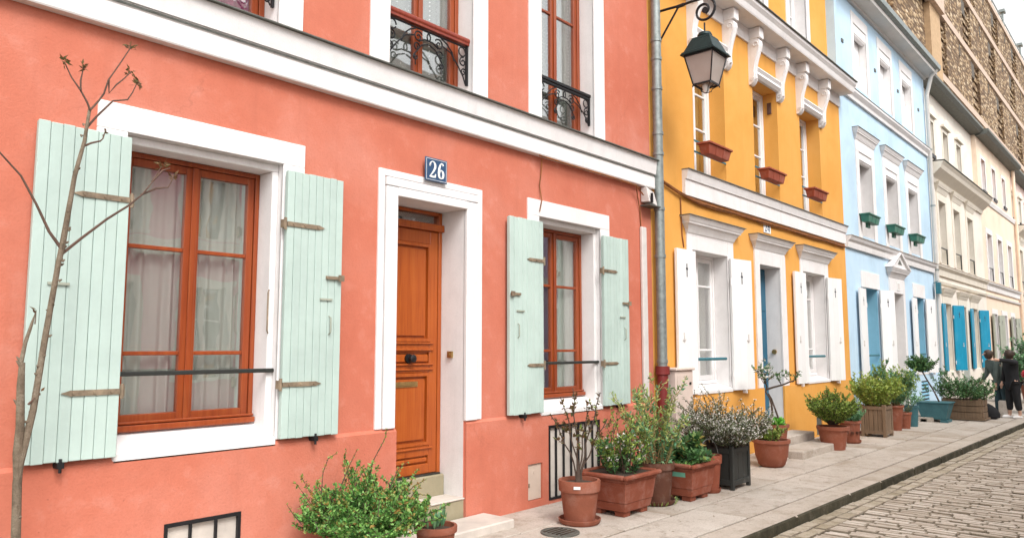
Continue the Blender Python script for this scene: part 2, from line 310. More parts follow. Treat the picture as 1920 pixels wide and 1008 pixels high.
    def build(s, name, mats, parent=None, smooth=False, bevel=0.0, org=None, stuff=False):
        if isinstance(mats, str): mats = [mats]
        pl = wloc(parent) if parent else Vector((0, 0, 0))
        o_ = Vector(org) if org is not None else (pl if parent else Vector((0, 0, 0)))
        me = s.mesh(name, o_, mats)
        if smooth:
            me.polygons.foreach_set('use_smooth', [True] * len(me.polygons))
            try: me.set_sharp_from_angle(angle=R(40))
            except Exception: pass
        o = bpy.data.objects.new(name, me); COL.objects.link(o); o.parent = parent; o.location = o_ - pl
        if bevel:
            m = o.modifiers.new('bevel', 'BEVEL'); m.width = bevel; m.segments = 1; m.limit_method = 'ANGLE'; m.angle_limit = R(35)
        if stuff: o['kind'] = 'stuff'
        return o
def link_mesh(name, me, parent, loc, rot=None, bevel=0.0):
    o = bpy.data.objects.new(name, me); COL.objects.link(o); o.parent = parent; o.location = Vector(loc) - (wloc(parent) if parent else Vector((0, 0, 0)))
    if rot: o.rotation_euler = rot
    if bevel:
        m = o.modifiers.new('bevel', 'BEVEL'); m.width = bevel; m.segments = 1; m.limit_method = 'ANGLE'; m.angle_limit = R(35)
    return o
def tag(o, label, cat, group=None):
    o['label'] = label; o['category'] = cat
    if group: o['group'] = group
    return o
def thing(name, loc, label, cat, group=None):
    o = bpy.data.objects.new(name, None); COL.objects.link(o); o.location = loc; o.empty_display_size = 0.2
    return tag(o, label, cat, group)
def structure(o): o['kind'] = 'structure'; return o

def wall_grid(m, x0, x1, z0, z1, yf, yb, holes, body=0):
    """front and back skins of a wall with rectangular holes; holes = (x0,x1,z0,z1,reveal material index)"""
    xs = sorted(set([x0, x1] + [v for h in holes for v in h[:2]])); zs = sorted(set([z0, z1] + [v for h in holes for v in h[2:4]]))
    for i in range(len(xs) - 1):
        for j in range(len(zs) - 1):
            cx = (xs[i] + xs[i + 1]) / 2; cz = (zs[j] + zs[j + 1]) / 2
            if any(h[0] < cx < h[1] and h[2] < cz < h[3] for h in holes): continue
            a, b, c, d = xs[i], xs[i + 1], zs[j], zs[j + 1]
            m.quad((a, yf, c), (b, yf, c), (b, yf, d), (a, yf, d), body); m.quad((b, yb, c), (a, yb, c), (a, yb, d), (b, yb, d), body)
    for a, b, c, d, mi in holes:
        m.quad((a, yf, c), (a, yf, d), (a, yb, d), (a, yb, c), mi); m.quad((b, yf, d), (b, yf, c), (b, yb, c), (b, yb, d), mi)
        m.quad((a, yf, d), (b, yf, d), (b, yb, d), (a, yb, d), mi); m.quad((b, yf, c), (a, yf, c), (a, yb, c), (b, yb, c), mi)
    m.quad((x0, yf, z0), (x0, yf, z1), (x0, yb, z1), (x0, yb, z0), body); m.quad((x1, yf, z1), (x1, yf, z0), (x1, yb, z0), (x1, yb, z1), body)
    m.quad((x0, yf, z1), (x1, yf, z1), (x1, yb, z1), (x0, yb, z1), body)
def shell(m, x0, x1, yb, ye, z0, z1, body=0):
    """side walls, back wall and floors behind the front wall"""
    m.box(x0, x0 + 0.2, yb, ye, z0, z1, body); m.box(x1 - 0.2, x1, yb, ye, z0, z1, body); m.box(x0 + 0.2, x1 - 0.2, ye - 0.2, ye, z0, z1, body)
    for z in (0.25, 3.55, 6.75): m.box(x0 + 0.2, x1 - 0.2, yb + 0.01, ye - 0.2, z - 0.08, z + 0.08, 1)
    m.box(x0 + 0.2, x1 - 0.2, yb + 0.01, ye - 0.2, z1 - 0.15, z1, 1)
    m.box(x0 + 0.2, x1 - 0.2, yb + 1.8, yb + 1.9, z0, z1 - 0.15, 1)

def casement(house, x0, x1, z0, z1, y, mat, bars=(0.25, 0.68), sw=0.05, fr=0.045, split=True, dark=False, pane='glass', sill=True):
    """fixed frame (the window part) with two casement sashes and one pane object per light"""
    m = MB()
    m.box(x0, x0 + fr, y, y + 0.08, z0, z1); m.box(x1 - fr, x1, y, y + 0.08, z0, z1)
    m.box(x0 + fr, x1 - fr, y, y + 0.08, z1 - fr, z1); m.box(x0 + fr, x1 - fr, y - 0.03, y + 0.08, z0, z0 + fr * 1.2)
    w = m.build('window', mat, house, bevel=0.004)
    xa, xb, za, zb = x0 + fr + 0.003, x1 - fr - 0.003, z0 + fr * 1.2 + 0.003, z1 - fr - 0.003
    xm = (xa + xb) / 2
    lights = [(xa, xm - 0.001), (xm + 0.001, xb)] if split else [(xa, xb)]
    for i, (a, b) in enumerate(lights):
        q = MB(); yy = y + 0.012
        q.box(a, a + sw, yy, yy + 0.05, za, zb); q.box(b - sw, b, yy, yy + 0.05, za, zb)
        q.box(a + sw, b - sw, yy, yy + 0.05, za, za + sw * 1.25); q.box(a + sw, b - sw, yy, yy + 0.05, zb - sw, zb)
        zz = [za + sw * 1.25] ; H = zb - za
        for t in bars:
            zc = za + H * t; q.box(a + sw, b - sw, yy + 0.006, yy + 0.045, zc - 0.014, zc + 0.014); zz += [zc - 0.014, zc + 0.014]
        zz.append(zb - sw)
        if split and i == 0: q.box(b - 0.012, b + 0.03, yy - 0.018, yy - 0.001, za, zb)
        q.build('sash', mat, w, bevel=0.004)
        for k in range(0, len(zz), 2):
            MB().box(a + sw - 0.004, b - sw + 0.004, yy + 0.022, yy + 0.027, zz[k] - 0.004, zz[k + 1] + 0.004).build('pane', pane, w)
    return w
def curtain(name, x0, x1, z0, z1, y, mat, label, waves=7, amp=0.025, group=None, seed=0):
    r = random.Random(seed + int(x0 * 100)); m = MB(); n = 60; k = 6; ph = r.uniform(0, 6)
    vs_ = []; fs = []
    for j in range(k + 1):
        for i in range(n + 1):
            u = i / n; t = j / k
            yy = y + amp * math.sin(u * waves * 6.283 + ph + 0.6 * math.sin(t * 2 + ph)) * (0.5 + 0.5 * (1 - t)) + 0.012 * math.sin(u * 41 + ph * 2)
            vs_.append((x0 + (x1 - x0) * u, yy, z0 + (z1 - z0) * t))
    for j in range(k):
        for i in range(n): fs.append((j * (n + 1) + i, j * (n + 1) + i + 1, (j + 1) * (n + 1) + i + 1, (j + 1) * (n + 1) + i))
    m.add(vs_, fs); o = m.build(name, mat, None, True, org=((x0 + x1) / 2, y, z0)); return tag(o, label, 'curtain', group)

def surround(x0, x1, z0, z1, w, wt, proud, m=None, y=0.0, bottom=False):
    """flat band round an opening: jambs and lintel, butt jointed"""
    m = m or MB()
    m.box(x0 - w, x0, y - proud, y + 0.01, z0, z1); m.box(x1, x1 + w, y - proud, y + 0.01, z0, z1); m.box(x0 - w, x1 + w, y - proud, y + 0.01, z1, z1 + wt)
    return m
def head_moulding(m, x0, x1, z0, z1, proj, y=0.0):
    """cornice over an opening, flaring outwards in three steps"""
    h = z1 - z0; p = proj
    m.frus((x0, x1, y - 0.02, y + 0.01, z0), (x0, x1, y - 0.02, y + 0.01, z0 + h * 0.12))
    m.frus((x0 - 0.01, x1 + 0.01, y - 0.03, y + 0.01, z0 + h * 0.12), (x0 - 0.02, x1 + 0.02, y - 0.05, y + 0.01, z0 + h * 0.3))
    m.frus((x0 - 0.02, x1 + 0.02, y - 0.05, y + 0.01, z0 + h * 0.3), (x0 - p * 0.55, x1 + p * 0.55, y - p * 0.6, y + 0.01, z0 + h * 0.6))
    m.frus((x0 - p * 0.62, x1 + p * 0.62, y - p * 0.7, y + 0.01, z0 + h * 0.6), (x0 - p * 0.66, x1 + p * 0.66, y - p * 0.74, y + 0.01, z0 + h * 0.72))
    m.frus((x0 - p * 0.7, x1 + p * 0.7, y - p * 0.78, y + 0.01, z0 + h * 0.72), (x0 - p, x1 + p, y - p, y + 0.01, z0 + h))
    return m
def hinge_xf(hx, hy, ang):
    """turn about a vertical hinge"""
    c, s_ = math.cos(ang), math.sin(ang)
    return lambda p: Vector((hx + (p.x - hx) * c - (p.y - hy) * s_, hy + (p.x - hx) * s_ + (p.y - hy) * c, p.z))
def plank_shutter(house, hx, side, z0, z1, width=0.52, n=8, mat='mint', ang=0.0, straps=((0.2, 0.33), (0.79, 0.33)), name_label=None, y=-0.048, handle=True, lat=True):
    """side=-1: leaf lies to the left of its hinge; planks, straps and fittings are pieces of the leaf"""
    xf = hinge_xf(hx, y, ang); s_ = side; fx = lambda u: hx + s_ * u
    def bx(m, u0, u1, ya, yb, za, zb): a, b = sorted((fx(u0), fx(u1))); m.box(a, b, y + ya, y + yb, za, zb)
    b = MB(); b.xf = xf; bx(b, 0.004, width - 0.004, 0.0, 0.012, z0 + 0.004, z1 - 0.004)
    sh = b.build('shutter', mat, house)
    if name_label: sh['label'] = name_label
    pw = width / n
    for k in range(n):
        p = MB(); p.xf = xf; jz = rnd.uniform(-0.003, 0.003); jy = rnd.uniform(-0.0015, 0.0015)
        bx(p, k * pw + 0.0012, (k + 1) * pw - 0.0012, -0.03 + jy, -0.0005, z0 + jz, z1 + jz); p.build('plank', mat, sh, bevel=0.0035)
    for t, L in straps:
        zc = z0 + (z1 - z0) * t; p = MB(); p.xf = xf
        bx(p, 0.0, L * 0.85, -0.039, -0.031, zc - 0.017, zc + 0.017)
        a, c_ = fx(L * 0.85), fx(L); p.add([(a, y - 0.039, zc - 0.016), (c_, y - 0.039, zc), (a, y - 0.039, zc + 0.016), (a, y - 0.031, zc - 0.016), (c_, y - 0.031, zc), (a, y - 0.031, zc + 0.016)], [(0, 1, 2), (5, 4, 3), (0, 3, 4, 1), (1, 4, 5, 2)])
        for u in (0.05, L * 0.45, L * 0.8): p.tube([(fx(u), y - 0.046, zc), (fx(u), y - 0.03, zc)], 0.008, 8)
        p.build('hinge_strap', 'strap_iron', sh)
        k_ = MB(); k_.xf = xf; k_.tube([(hx - s_ * 0.014, y - 0.03, zc - 0.045), (hx - s_ * 0.014, y - 0.03, zc + 0.045)], 0.011, 8); k_.box(min(hx, hx - s_ * 0.03), max(hx, hx - s_ * 0.03), y - 0.03, y + 0.01, zc - 0.03, zc + 0.03); k_.build('hinge_pin', 'strap_iron', sh)
    if lat:
        zc = z0 + (z1 - z0) * 0.52
        p = MB(); p.xf = xf; bx(p, width * 0.6, width * 0.82, -0.042, -0.031, zc - 0.008, zc + 0.008); p.build('latch_bar', 'greygreen', sh)
    if handle:
        zc = z0 + (z1 - z0) * 0.42; u = width * 0.78
        p = MB(); p.xf = xf; p.tube([(fx(u), y - 0.031, zc - 0.07), (fx(u), y - 0.055, zc - 0.055), (fx(u), y - 0.055, zc + 0.055), (fx(u), y - 0.031, zc + 0.07)], 0.006, 6); p.build('handle', 'greygreen', sh)
        zc = z0 + (z1 - z0) * 0.605; p = MB(); p.xf = xf; bx(p, width - 0.15, width - 0.01, -0.05, -0.031, zc - 0.012, zc + 0.012); bx(p, width - 0.045, width + 0.004, -0.062, -0.05, zc - 0.024, zc + 0.024); p.build('bolt', 'strap_iron', sh)
    # wall catch under the leaf
    p = MB(); p.xf = xf; bx(p, width * 0.55, width * 0.62, -0.045, 0.03, z0 - 0.035, z0 - 0.003); p.tube([(fx(width * 0.585), y - 0.035, z0 - 0.06), (fx(width * 0.585), y - 0.035, z0 + 0.02)], 0.009, 6); p.build('shutter_catch', 'black_iron', sh)
    return sh
def panel_shutter(house, hx, side, z0, z1, width, mat, ang=0.0, y=-0.045, slot=True, boards=3, cut='ink'):
    """painted boarded leaf with a cross-shaped light slot"""
    xf = hinge_xf(hx, y, ang); fx = lambda u: hx + side * u
    def bx(m, u0, u1, ya, yb, za, zb): a, b = sorted((fx(u0), fx(u1))); m.box(a, b, y + ya, y + yb, za, zb)
    b = MB(); b.xf = xf; bx(b, 0.004, width - 0.004, 0.0, 0.012, z0 + 0.004, z1 - 0.004)
    sh = b.build('shutter', mat, house)
    for k in range(boards):
        p = MB(); p.xf = xf; bx(p, k * width / boards + 0.0006, (k + 1) * width / boards - 0.0006, -0.03, -0.0005, z0, z1); p.build('plank', mat, sh, bevel=0.002)
    if slot:
        p = MB(); p.xf = xf; u = width * 0.5; zc = z1 - (z1 - z0) * 0.14
        bx(p, u - 0.012, u + 0.012, -0.0315, -0.031, zc - 0.1, zc + 0.08); bx(p, u - 0.028, u + 0.028, -0.0317, -0.0316, zc - 0.005, zc + 0.025); p.build('light_slot', cut, sh)
    p = MB(); p.xf = xf; bx(p, width * 0.55, width * 0.6, -0.035, 0.03, z0 - 0.05, z0 - 0.002); p.build('shutter_catch', 'white_trim', sh)
    for t in (0.12, 0.82):
        zc = z0 + (z1 - z0) * t; p = MB(); p.xf = xf; p.tube([(hx - side * 0.012, y - 0.025, zc - 0.05), (hx - side * 0.012, y - 0.025, zc + 0.05)], 0.011, 8); p.build('hinge_pin', 'white_trim', sh)
    zc = z0 + (z1 - z0) * 0.36; p = MB(); p.xf = xf; bx(p, width * 0.72, width * 0.75, -0.042, -0.031, zc, zc + 0.12); bx(p, width * 0.66, width * 0.8, -0.044, -0.031, zc + 0.02, zc + 0.035); p.build('bolt', 'grey_plastic', sh)
    return sh
def sloped_sill(house, x0, x1, y_in, z_in, y_out, z_out, mat='white_render', th=0.07):
    m = MB(); m.hexa([(x0, y_out, z_out - th), (x1, y_out, z_out - th), (x1, y_in, z_out - th), (x0, y_in, z_out - th), (x0, y_out, z_out), (x1, y_out, z_out), (x1, y_in, z_in), (x0, y_in, z_in)])
    return m.build('sill', mat, house, bevel=0.006)
def spiral(c, r0, r1, a0, a1, n=22):
    """points (u, w) of a spiral in a plane"""
    return [(c[0] + (r0 + (r1 - r0) * i / n) * math.cos(a0 + (a1 - a0) * i / n), c[1] + (r0 + (r1 - r0) * i / n) * math.sin(a0 + (a1 - a0) * i / n)) for i in range(n + 1)]

# ------------------------------------------------------------------ ground, pavement, kerb, cobbled road
def kerb_y(x): return -2.00 - 0.0225 * x
X0, X1 = -9.0, 60.0
structure(MB().quad((-900, -900, -0.4), (900, -900, -0.4), (900, 900, -0.4), (-900, 900, -0.4)).build('ground', 'ground_stone'))
road = structure(MB().hexa([(X0, -8.0, -0.3), (X1, -8.0, -0.3), (X1, kerb_y(X1) + 0.2, -0.3), (X0, kerb_y(X0) + 0.2, -0.3), (X0, -8.0, -0.100), (X1, -8.0, -0.100), (X1, kerb_y(X1) + 0.2, -0.100), (X0, kerb_y(X0) + 0.2, -0.100)]).build('road', 'road_joint'))
pavement = structure(MB().hexa([(X0, kerb_y(X0) + 0.30, -0.3), (X1, kerb_y(X1) + 0.30, -0.3), (X1, 0.3, -0.3), (X0, 0.3, -0.3), (X0, kerb_y(X0) + 0.30, -0.014), (X1, kerb_y(X1) + 0.30, -0.014), (X1, 0.3, -0.014), (X0, 0.3, -0.014)]).build('pavement', 'road_joint'))
structure(MB().box(X0, X1, -10.9, -7.9, -0.3, 0.0).build('opposite_pavement', 'slab'))
rows = [(-0.01, 0.34), (0.35, 0.68), (0.69, 1.0)]
for ri, (ta, tb) in enumerate(rows):
    x = 0.4 + ri * 0.37
    while x < 31:
        L = rnd.choice([0.62, 0.8, 0.95, 0.95, 1.1]); g = 0.006
        yi = lambda X, t: -t * (-(kerb_y(X) + 0.332))
        z = [rnd.uniform(-0.003, 0.003) for _ in range(4)]; xa, xb = x + g, x + L - g
        p = [(xa, yi(xa, tb) + 0.004, 0), (xb, yi(xb, tb) + 0.004, 0), (xb, yi(xb, ta) - 0.004, 0), (xa, yi(xa, ta) - 0.004, 0)]
        m = MB(); m.hexa([(a, b, -0.05) for a, b, _ in p] + [(a, b, z[i]) for i, (a, b, _) in enumerate(p)])
        m.build('paving_slab', 'slab', pavement, bevel=0.006, org=((xa + xb) / 2, yi(x, (ta + tb) / 2), 0)); x += L
kerb = structure(MB().hexa([(X0, kerb_y(X0) + 0.02, -0.3), (X1, kerb_y(X1) + 0.02, -0.3), (X1, kerb_y(X1) + 0.299, -0.3), (X0, kerb_y(X0) + 0.299, -0.3), (X0, kerb_y(X0) + 0.02, -0.03), (X1, kerb_y(X1) + 0.02, -0.03), (X1, kerb_y(X1) + 0.299, -0.03), (X0, kerb_y(X0) + 0.299, -0.03)]).build('kerb', 'road_joint'))
x = 2.2
while x < 36:
    L = rnd.uniform(1.0, 1.5); a, b = x + 0.004, x + L - 0.004; za, zb = rnd.uniform(-0.003, 0.003), rnd.uniform(-0.003, 0.003)
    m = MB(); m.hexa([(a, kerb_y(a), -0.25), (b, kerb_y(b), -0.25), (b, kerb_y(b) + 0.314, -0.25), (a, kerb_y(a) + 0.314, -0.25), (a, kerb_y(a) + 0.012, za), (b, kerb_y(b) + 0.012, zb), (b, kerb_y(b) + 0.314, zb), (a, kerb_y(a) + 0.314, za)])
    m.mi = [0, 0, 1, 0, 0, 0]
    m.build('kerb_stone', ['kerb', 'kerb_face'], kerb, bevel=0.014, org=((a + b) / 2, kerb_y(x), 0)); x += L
# gutter strip of flat stones against the kerb, then rows of setts running across the road
stones = []
x = 5.2
while x < 26:
    w = rnd.uniform(0.078, 0.095); y = kerb_y(x) - 0.262 - rnd.uniform(0.0, 0.03)
    ymin = -5.2 if x < 14 else -4.0
    while y > ymin:
        L = rnd.uniform(0.18, 0.30); stones.append((x + w / 2, y - L / 2, w - 0.017, L - 0.012, rnd.uniform(-0.010, 0.006), rnd.uniform(-0.012, 0.012))); y -= L
    x += w
r3 = random.Random(9)
for gi in range(2):
    x = 4.9 + 0.1 * gi
    while x < 27:
        L = r3.uniform(0.18, 0.28); stones.append((x + L / 2, kerb_y(x) - 0.068 - gi * 0.132, L - 0.012, 0.118, r3.uniform(-0.010, 0.0), R(-1.3), 'gutter')); x += L
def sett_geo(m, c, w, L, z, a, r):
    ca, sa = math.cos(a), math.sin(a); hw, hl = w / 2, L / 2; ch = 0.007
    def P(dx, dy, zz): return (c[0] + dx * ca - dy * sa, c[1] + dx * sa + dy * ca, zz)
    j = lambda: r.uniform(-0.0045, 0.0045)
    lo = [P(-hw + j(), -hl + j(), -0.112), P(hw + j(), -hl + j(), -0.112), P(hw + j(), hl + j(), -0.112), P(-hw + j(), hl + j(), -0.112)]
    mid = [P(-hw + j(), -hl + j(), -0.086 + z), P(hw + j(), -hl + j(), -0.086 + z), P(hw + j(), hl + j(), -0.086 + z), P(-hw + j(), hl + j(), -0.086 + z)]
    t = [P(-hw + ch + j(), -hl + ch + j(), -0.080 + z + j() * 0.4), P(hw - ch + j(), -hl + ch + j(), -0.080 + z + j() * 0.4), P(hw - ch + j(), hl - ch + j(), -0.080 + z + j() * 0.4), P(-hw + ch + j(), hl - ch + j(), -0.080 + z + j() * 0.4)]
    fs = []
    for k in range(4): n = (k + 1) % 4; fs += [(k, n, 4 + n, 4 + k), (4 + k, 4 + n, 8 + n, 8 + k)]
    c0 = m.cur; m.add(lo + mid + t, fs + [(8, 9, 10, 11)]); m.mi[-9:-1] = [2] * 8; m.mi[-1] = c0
def in_view(x, y, z=-0.08):
    v = Vector((x, y + 5, z - 1.6)); d = v.dot(_fw); r_ = v.dot(Vector((math.sin(_yaw), -math.cos(_yaw), 0)))
    u = Vector((-math.sin(_pitch) * math.cos(_yaw), -math.sin(_pitch) * math.sin(_yaw), math.cos(_pitch)))
    return d > 0 and abs(r_ / d) * 1420 < 965 and abs(v.dot(u) / d) * 1420 < 510, d
vis = sorted([(in_view(s[0], s[1])[1], i) for i, s in enumerate(stones) if in_view(s[0], s[1])[0]])
pick = set(i for _, i in vis[:300]); rest = MB(); r2 = random.Random(5)
for i, s_ in enumerate(stones):
    if i in pick:
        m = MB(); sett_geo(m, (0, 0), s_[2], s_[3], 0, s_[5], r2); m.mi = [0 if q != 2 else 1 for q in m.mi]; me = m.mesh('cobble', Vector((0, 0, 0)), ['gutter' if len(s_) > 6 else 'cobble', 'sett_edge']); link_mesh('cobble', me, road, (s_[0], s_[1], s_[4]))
    else: rest.cur = 1 if len(s_) > 6 else 0; sett_geo(rest, (s_[0], s_[1]), s_[2], s_[3], s_[4], s_[5], r2)
rest.build('cobbles', ['cobble', 'gutter', 'sett_edge'], road, stuff=True)
# manhole-like planting hole cover by the first pot
cov = thing('drain_cover', (5.36, -0.86, 0.0), 'round dark drain cover set in the pavement left of the saucered pot', 'drain cover')
m = MB(); m.lathe((5.36, -0.86, 0), [(0.17, 0.0045), (0.17, 0.012), (0.15, 0.014), (0.15, 0.010)], 28); m.build('plate', 'dark_zinc', cov, True)
for k in range(5): MB().box(5.36 - 0.1, 5.36 + 0.1, -0.95 + k * 0.045, -0.935 + k * 0.045, 0.010, 0.016).build('rib', 'soil', cov)

# ------------------------------------------------------------------ coral house
HX0, HX1 = 0.9, 8.42
coral = thing('coral_house', (HX0, 0, 0), 'coral pink house with mint plank shutters and an orange wooden door', 'house')
W1 = (1.95, 3.08, 0.93, 2.97); W2 = (6.13, 7.26, 0.93, 2.97); DR = (4.19, 5.03, 0.0, 2.89)
U = [(1.96, 3.00, 4.0, 6.25), (4.08, 5.12, 4.0, 6.25), (6.18, 7.17, 4.0, 6.25)]; T = [(a, b, 7.3, 8.9) for a, b, _, _ in U]
m = MB(); wall_grid(m, HX0, HX1, -0.2, 9.5, 0, 0.42, [(*h, 2) for h in [W1, W2, DR] + U + T]); shell(m, HX0, HX1, 0.42, 7.5, -0.2, 9.5)
m.build('wall', ['coral', 'room', 'white_render'], coral)
# plinth, stepped round the door and cellar openings
m = MB(); wall_grid(m, HX0, 4.21, -0.05, 0.90, -0.03, 0.0, [(2.29, 2.82, 0.05, 0.47, 0)]); wall_grid(m, 5.04, HX1, -0.05, 0.90, -0.03, 0.0, [(6.25, 7.17, 0.035, 0.79, 0), (5.92, 6.15, 0.07, 0.43, 0)])
for a, b in ((HX0, 4.21), (5.04, HX1)): m.hexa([(a, -0.03, 0.90), (b, -0.03, 0.90), (b, 0.002, 0.90), (a, 0.002, 0.90), (a, -0.004, 0.925), (b, -0.004, 0.925), (b, 0.002, 0.925), (a, 0.002, 0.925)])
m.build('plinth', 'coral', coral)
for (a, b, c, d) in (W1, W2):
    m = surround(a, b, c, d, 0.185, 0.175, 0.018); m.build('window_surround', 'white_render', coral, bevel=0.004)
    m = MB(); m.box(a, a + 0.05, 0.05, 0.40, c, d - 0.055); m.box(b - 0.05, b, 0.05, 0.40, c, d - 0.055); m.box(a, b, 0.05, 0.40, d - 0.055, d); m.build('inner_reveal', 'white_render', coral, bevel=0.006)
    sloped_sill(coral, a + 0.003, b - 0.003, 0.23, 1.045, -0.03, 0.945, th=0.06)
    casement(coral, a + 0.05, b - 0.05, 1.045, d - 0.057, 0.225, 'window_wood', bars=(0.262, 0.665), sw=0.052, fr=0.035)
    m = MB(); m.box(a + 0.053, b - 0.053, 0.178, 0.1935, 1.050, 1.090); m.box(a + 0.053, b - 0.053, 0.2, 0.2235, 1.092, 1.112); m.build('drip_rail', 'window_wood', coral, bevel=0.006)
    m = MB(); m.box(a + 0.005, b - 0.005, 0.018, 0.05, 1.415, 1.445); m.build('guard_bar', 'black_paint', coral, bevel=0.006)
MB().tube([(3.025, 0.04, 2.02), (3.012, 0.03, 2.0), (3.012, 0.03, 1.72), (3.025, 0.04, 1.70)], 0.006, 6).build('stay_hook', 'strap_iron', coral)
ST = ((0.198, 0.33), (0.796, 0.33))
plank_shutter(coral, 1.955, -1, 0.935, 2.925, 0.53, 8, straps=ST, name_label='mint plank shutter behind the bare sapling', handle=False)
plank_shutter(coral, 3.085, 1, 0.935, 2.915, 0.50, 8, straps=ST)
plank_shutter(coral, 6.12, -1, 0.935, 2.90, 0.53, 8, straps=((0.245, 0.27), (0.79, 0.27)))
plank_shutter(coral, 7.235, 1, 0.935, 2.885, 0.52, 8, straps=((0.245, 0.27), (0.79, 0.27)))
# upper windows on the string course
m = MB()
m.prism_x([(0.01, 3.615), (-0.07, 3.615), (-0.075, 3.625), (-0.075, 3.765), (0.01, 3.765)], HX0, HX1)
m.prism_x([(0.01, 3.765), (-0.066, 3.765), (-0.082, 3.80), (0.01, 3.80)], HX0, HX1)
m.prism_x([(0.01, 3.80), (-0.095, 3.80), (-0.115, 3.965), (-0.115, 3.975), (0.01, 3.975)], HX0, HX1)
m.build('string_course', 'white_render', coral)
m = MB(); m.prism_x([(-0.045, 3.780), (-0.084, 3.780), (-0.09, 3.788), (-0.045, 3.788)], HX0, HX1); m.build('groove_line', 'zinc', coral)
m = MB(); m.prism_x([(0.012, 3.9755), (-0.15, 3.9755), (-0.15, 3.985), (0.012, 3.998)], HX0, HX1); m.build('flashing', 'dark_zinc', coral)
for i, (a, b, c, d) in enumerate(U):
    surround(a, b, c, d, 0.21, 0.2, 0.02).build('window_surround', 'white_render', coral, bevel=0.004)
    casement(coral, a + 0.003, b - 0.003, 4.0, d, 0.19, 'window_wood', bars=(0.64,), sw=0.055, fr=0.045)
    curtain('net_curtain', a + 0.06, b - 0.06, 4.05, 6.15, 0.30, 'pink_curtain' if i == 0 else 'dotted_net', ['pink dotted net curtain in the topmost window of the coral house', 'dotted net curtain behind the wooden handrail window', 'dotted net curtain behind the black iron railing window'][i], 5, 0.02)
for (a, b, c, d) in T:
    surround(a, b, c, d, 0.16, 0.18, 0.02).build('window_surround', 'white_render', coral); casement(coral, a + 0.003, b - 0.003, c, d, 0.19, 'window_wood', bars=(0.6,))
m = MB(); head_moulding(m, HX0 + 0.1, HX1 - 0.1, 6.6, 6.95, 0.1); m.build('upper_cornice', 'white_render', coral)
m = MB(); m.prism_x([(0.01, 9.2), (-0.06, 9.2), (-0.35, 9.42), (-0.35, 9.55), (0.01, 9.55)], HX0, HX1); m.build('eave', 'soffit', coral)
m = MB(); m.prism_x([(-0.35, 9.56), (3.75, 11.2), (7.5, 9.56)], HX0, HX1); m.build('roof', 'dark_zinc', coral)

def iron_apron(rail, x0, x1, zt, y, rr, deep, mat='black_iron', seed=1):
    """cast scrollwork hanging under a window rail: scrolls at the ends and in the middle tied by swags"""
    w = x1 - x0; xm = (x0 + x1) / 2
    def put(pts, r=rr): MB().tube([(u, y, v) for u, v in pts], r, 6).build('scroll', mat, rail, True)
    put([(x0, zt - 0.02), (x1, zt - 0.02)], rr * 1.2)
    for e, s_ in ((x0, 1), (x1, -1)):
        MB().box(e - 0.008 if s_ > 0 else e - 0.012, e + 0.012 if s_ > 0 else e + 0.008, y - 0.012, y + 0.012, zt - deep, zt).build('end_bar', mat, rail)
        put([(e + s_ * 0.065 + 0.045 * math.cos(t), zt - 0.075 + 0.045 * math.sin(t)) for t in [i * 0.45 for i in range(14)]])
        put([(e + s_ * u, zt - 0.175 + v) for u, v in [(p[0], p[1]) for p in spiral((0.055, 0), 0.012, 0.048, 0, 8.0)]])
        put([(e + s_ * u, zt - 0.275 + v) for u, v in spiral((0.045, 0), 0.01, 0.036, 1.5, 8.5)])
        put([(e + s_ * 0.02, zt - deep + 0.01), (e + s_ * 0.05, zt - deep * 0.8), (e + s_ * 0.12, zt - deep * 0.58), (e + s_ * 0.22, zt - 0.13), (e + s_ * 0.32, zt - 0.10)])
    for cx, s_ in ((xm - 0.13, -1), (xm + 0.13, 1)):
        put([(cx + s_ * u, zt - 0.1 + v) for u, v in spiral((0, 0), 0.012, 0.055, 0.5, 8.8)])
        put([(cx + s_ * u * 0.9, zt - 0.2 + v) for u, v in spiral((0.02, 0), 0.01, 0.045, 2.0, 9.4)])
        put([(cx - s_ * 0.12, zt - 0.14), (cx - s_ * 0.04, zt - 0.17), (cx + s_ * 0.04, zt - 0.27), (cx + s_ * 0.03, zt - deep * 0.93)])
        put([(cx + s_ * 0.03, zt - 0.03), (cx + s_ * 0.1, zt - 0.06), (cx + s_ * 0.17, zt - 0.12), (cx + s_ * 0.2, zt - 0.20)])
        put([(cx + s_ * u, zt - 0.3 + v) for u, v in spiral((0.03, 0), 0.008, 0.03, 0, 7.5)])
    put([(xm - 0.12, zt - 0.14), (xm - 0.05, zt - 0.105), (xm + 0.05, zt - 0.105), (xm + 0.12, zt - 0.14)]); put([(xm + 0.02 * math.cos(t), zt - 0.07 + 0.035 * math.sin(t)) for t in [i * 0.45 for i in range(15)]])
m = MB(); m.tube([(4.085, 0.06, 4.575), (5.115, 0.06, 4.575)], 0.035, 10); m.box(4.085, 5.115, 0.035, 0.085, 4.53, 4.555); r = m.build('window_railing', 'rail_wood', coral, True); r['label'] = 'wooden handrail over black iron scrollwork'
iron_apron(r, 4.10, 5.105, 4.53, 0.06, 0.0075, 0.40)
for (a, b) in ((6.185, 7.165), (1.965, 2.995)):
    m = MB(); m.box(a, b, 0.035, 0.075, 4.53, 4.56); m.box(a, b, 0.045, 0.065, 4.50, 4.52); r = m.build('window_railing', 'black_iron', coral); iron_apron(r, a + 0.012, b - 0.012, 4.515, 0.055, 0.007, 0.33)
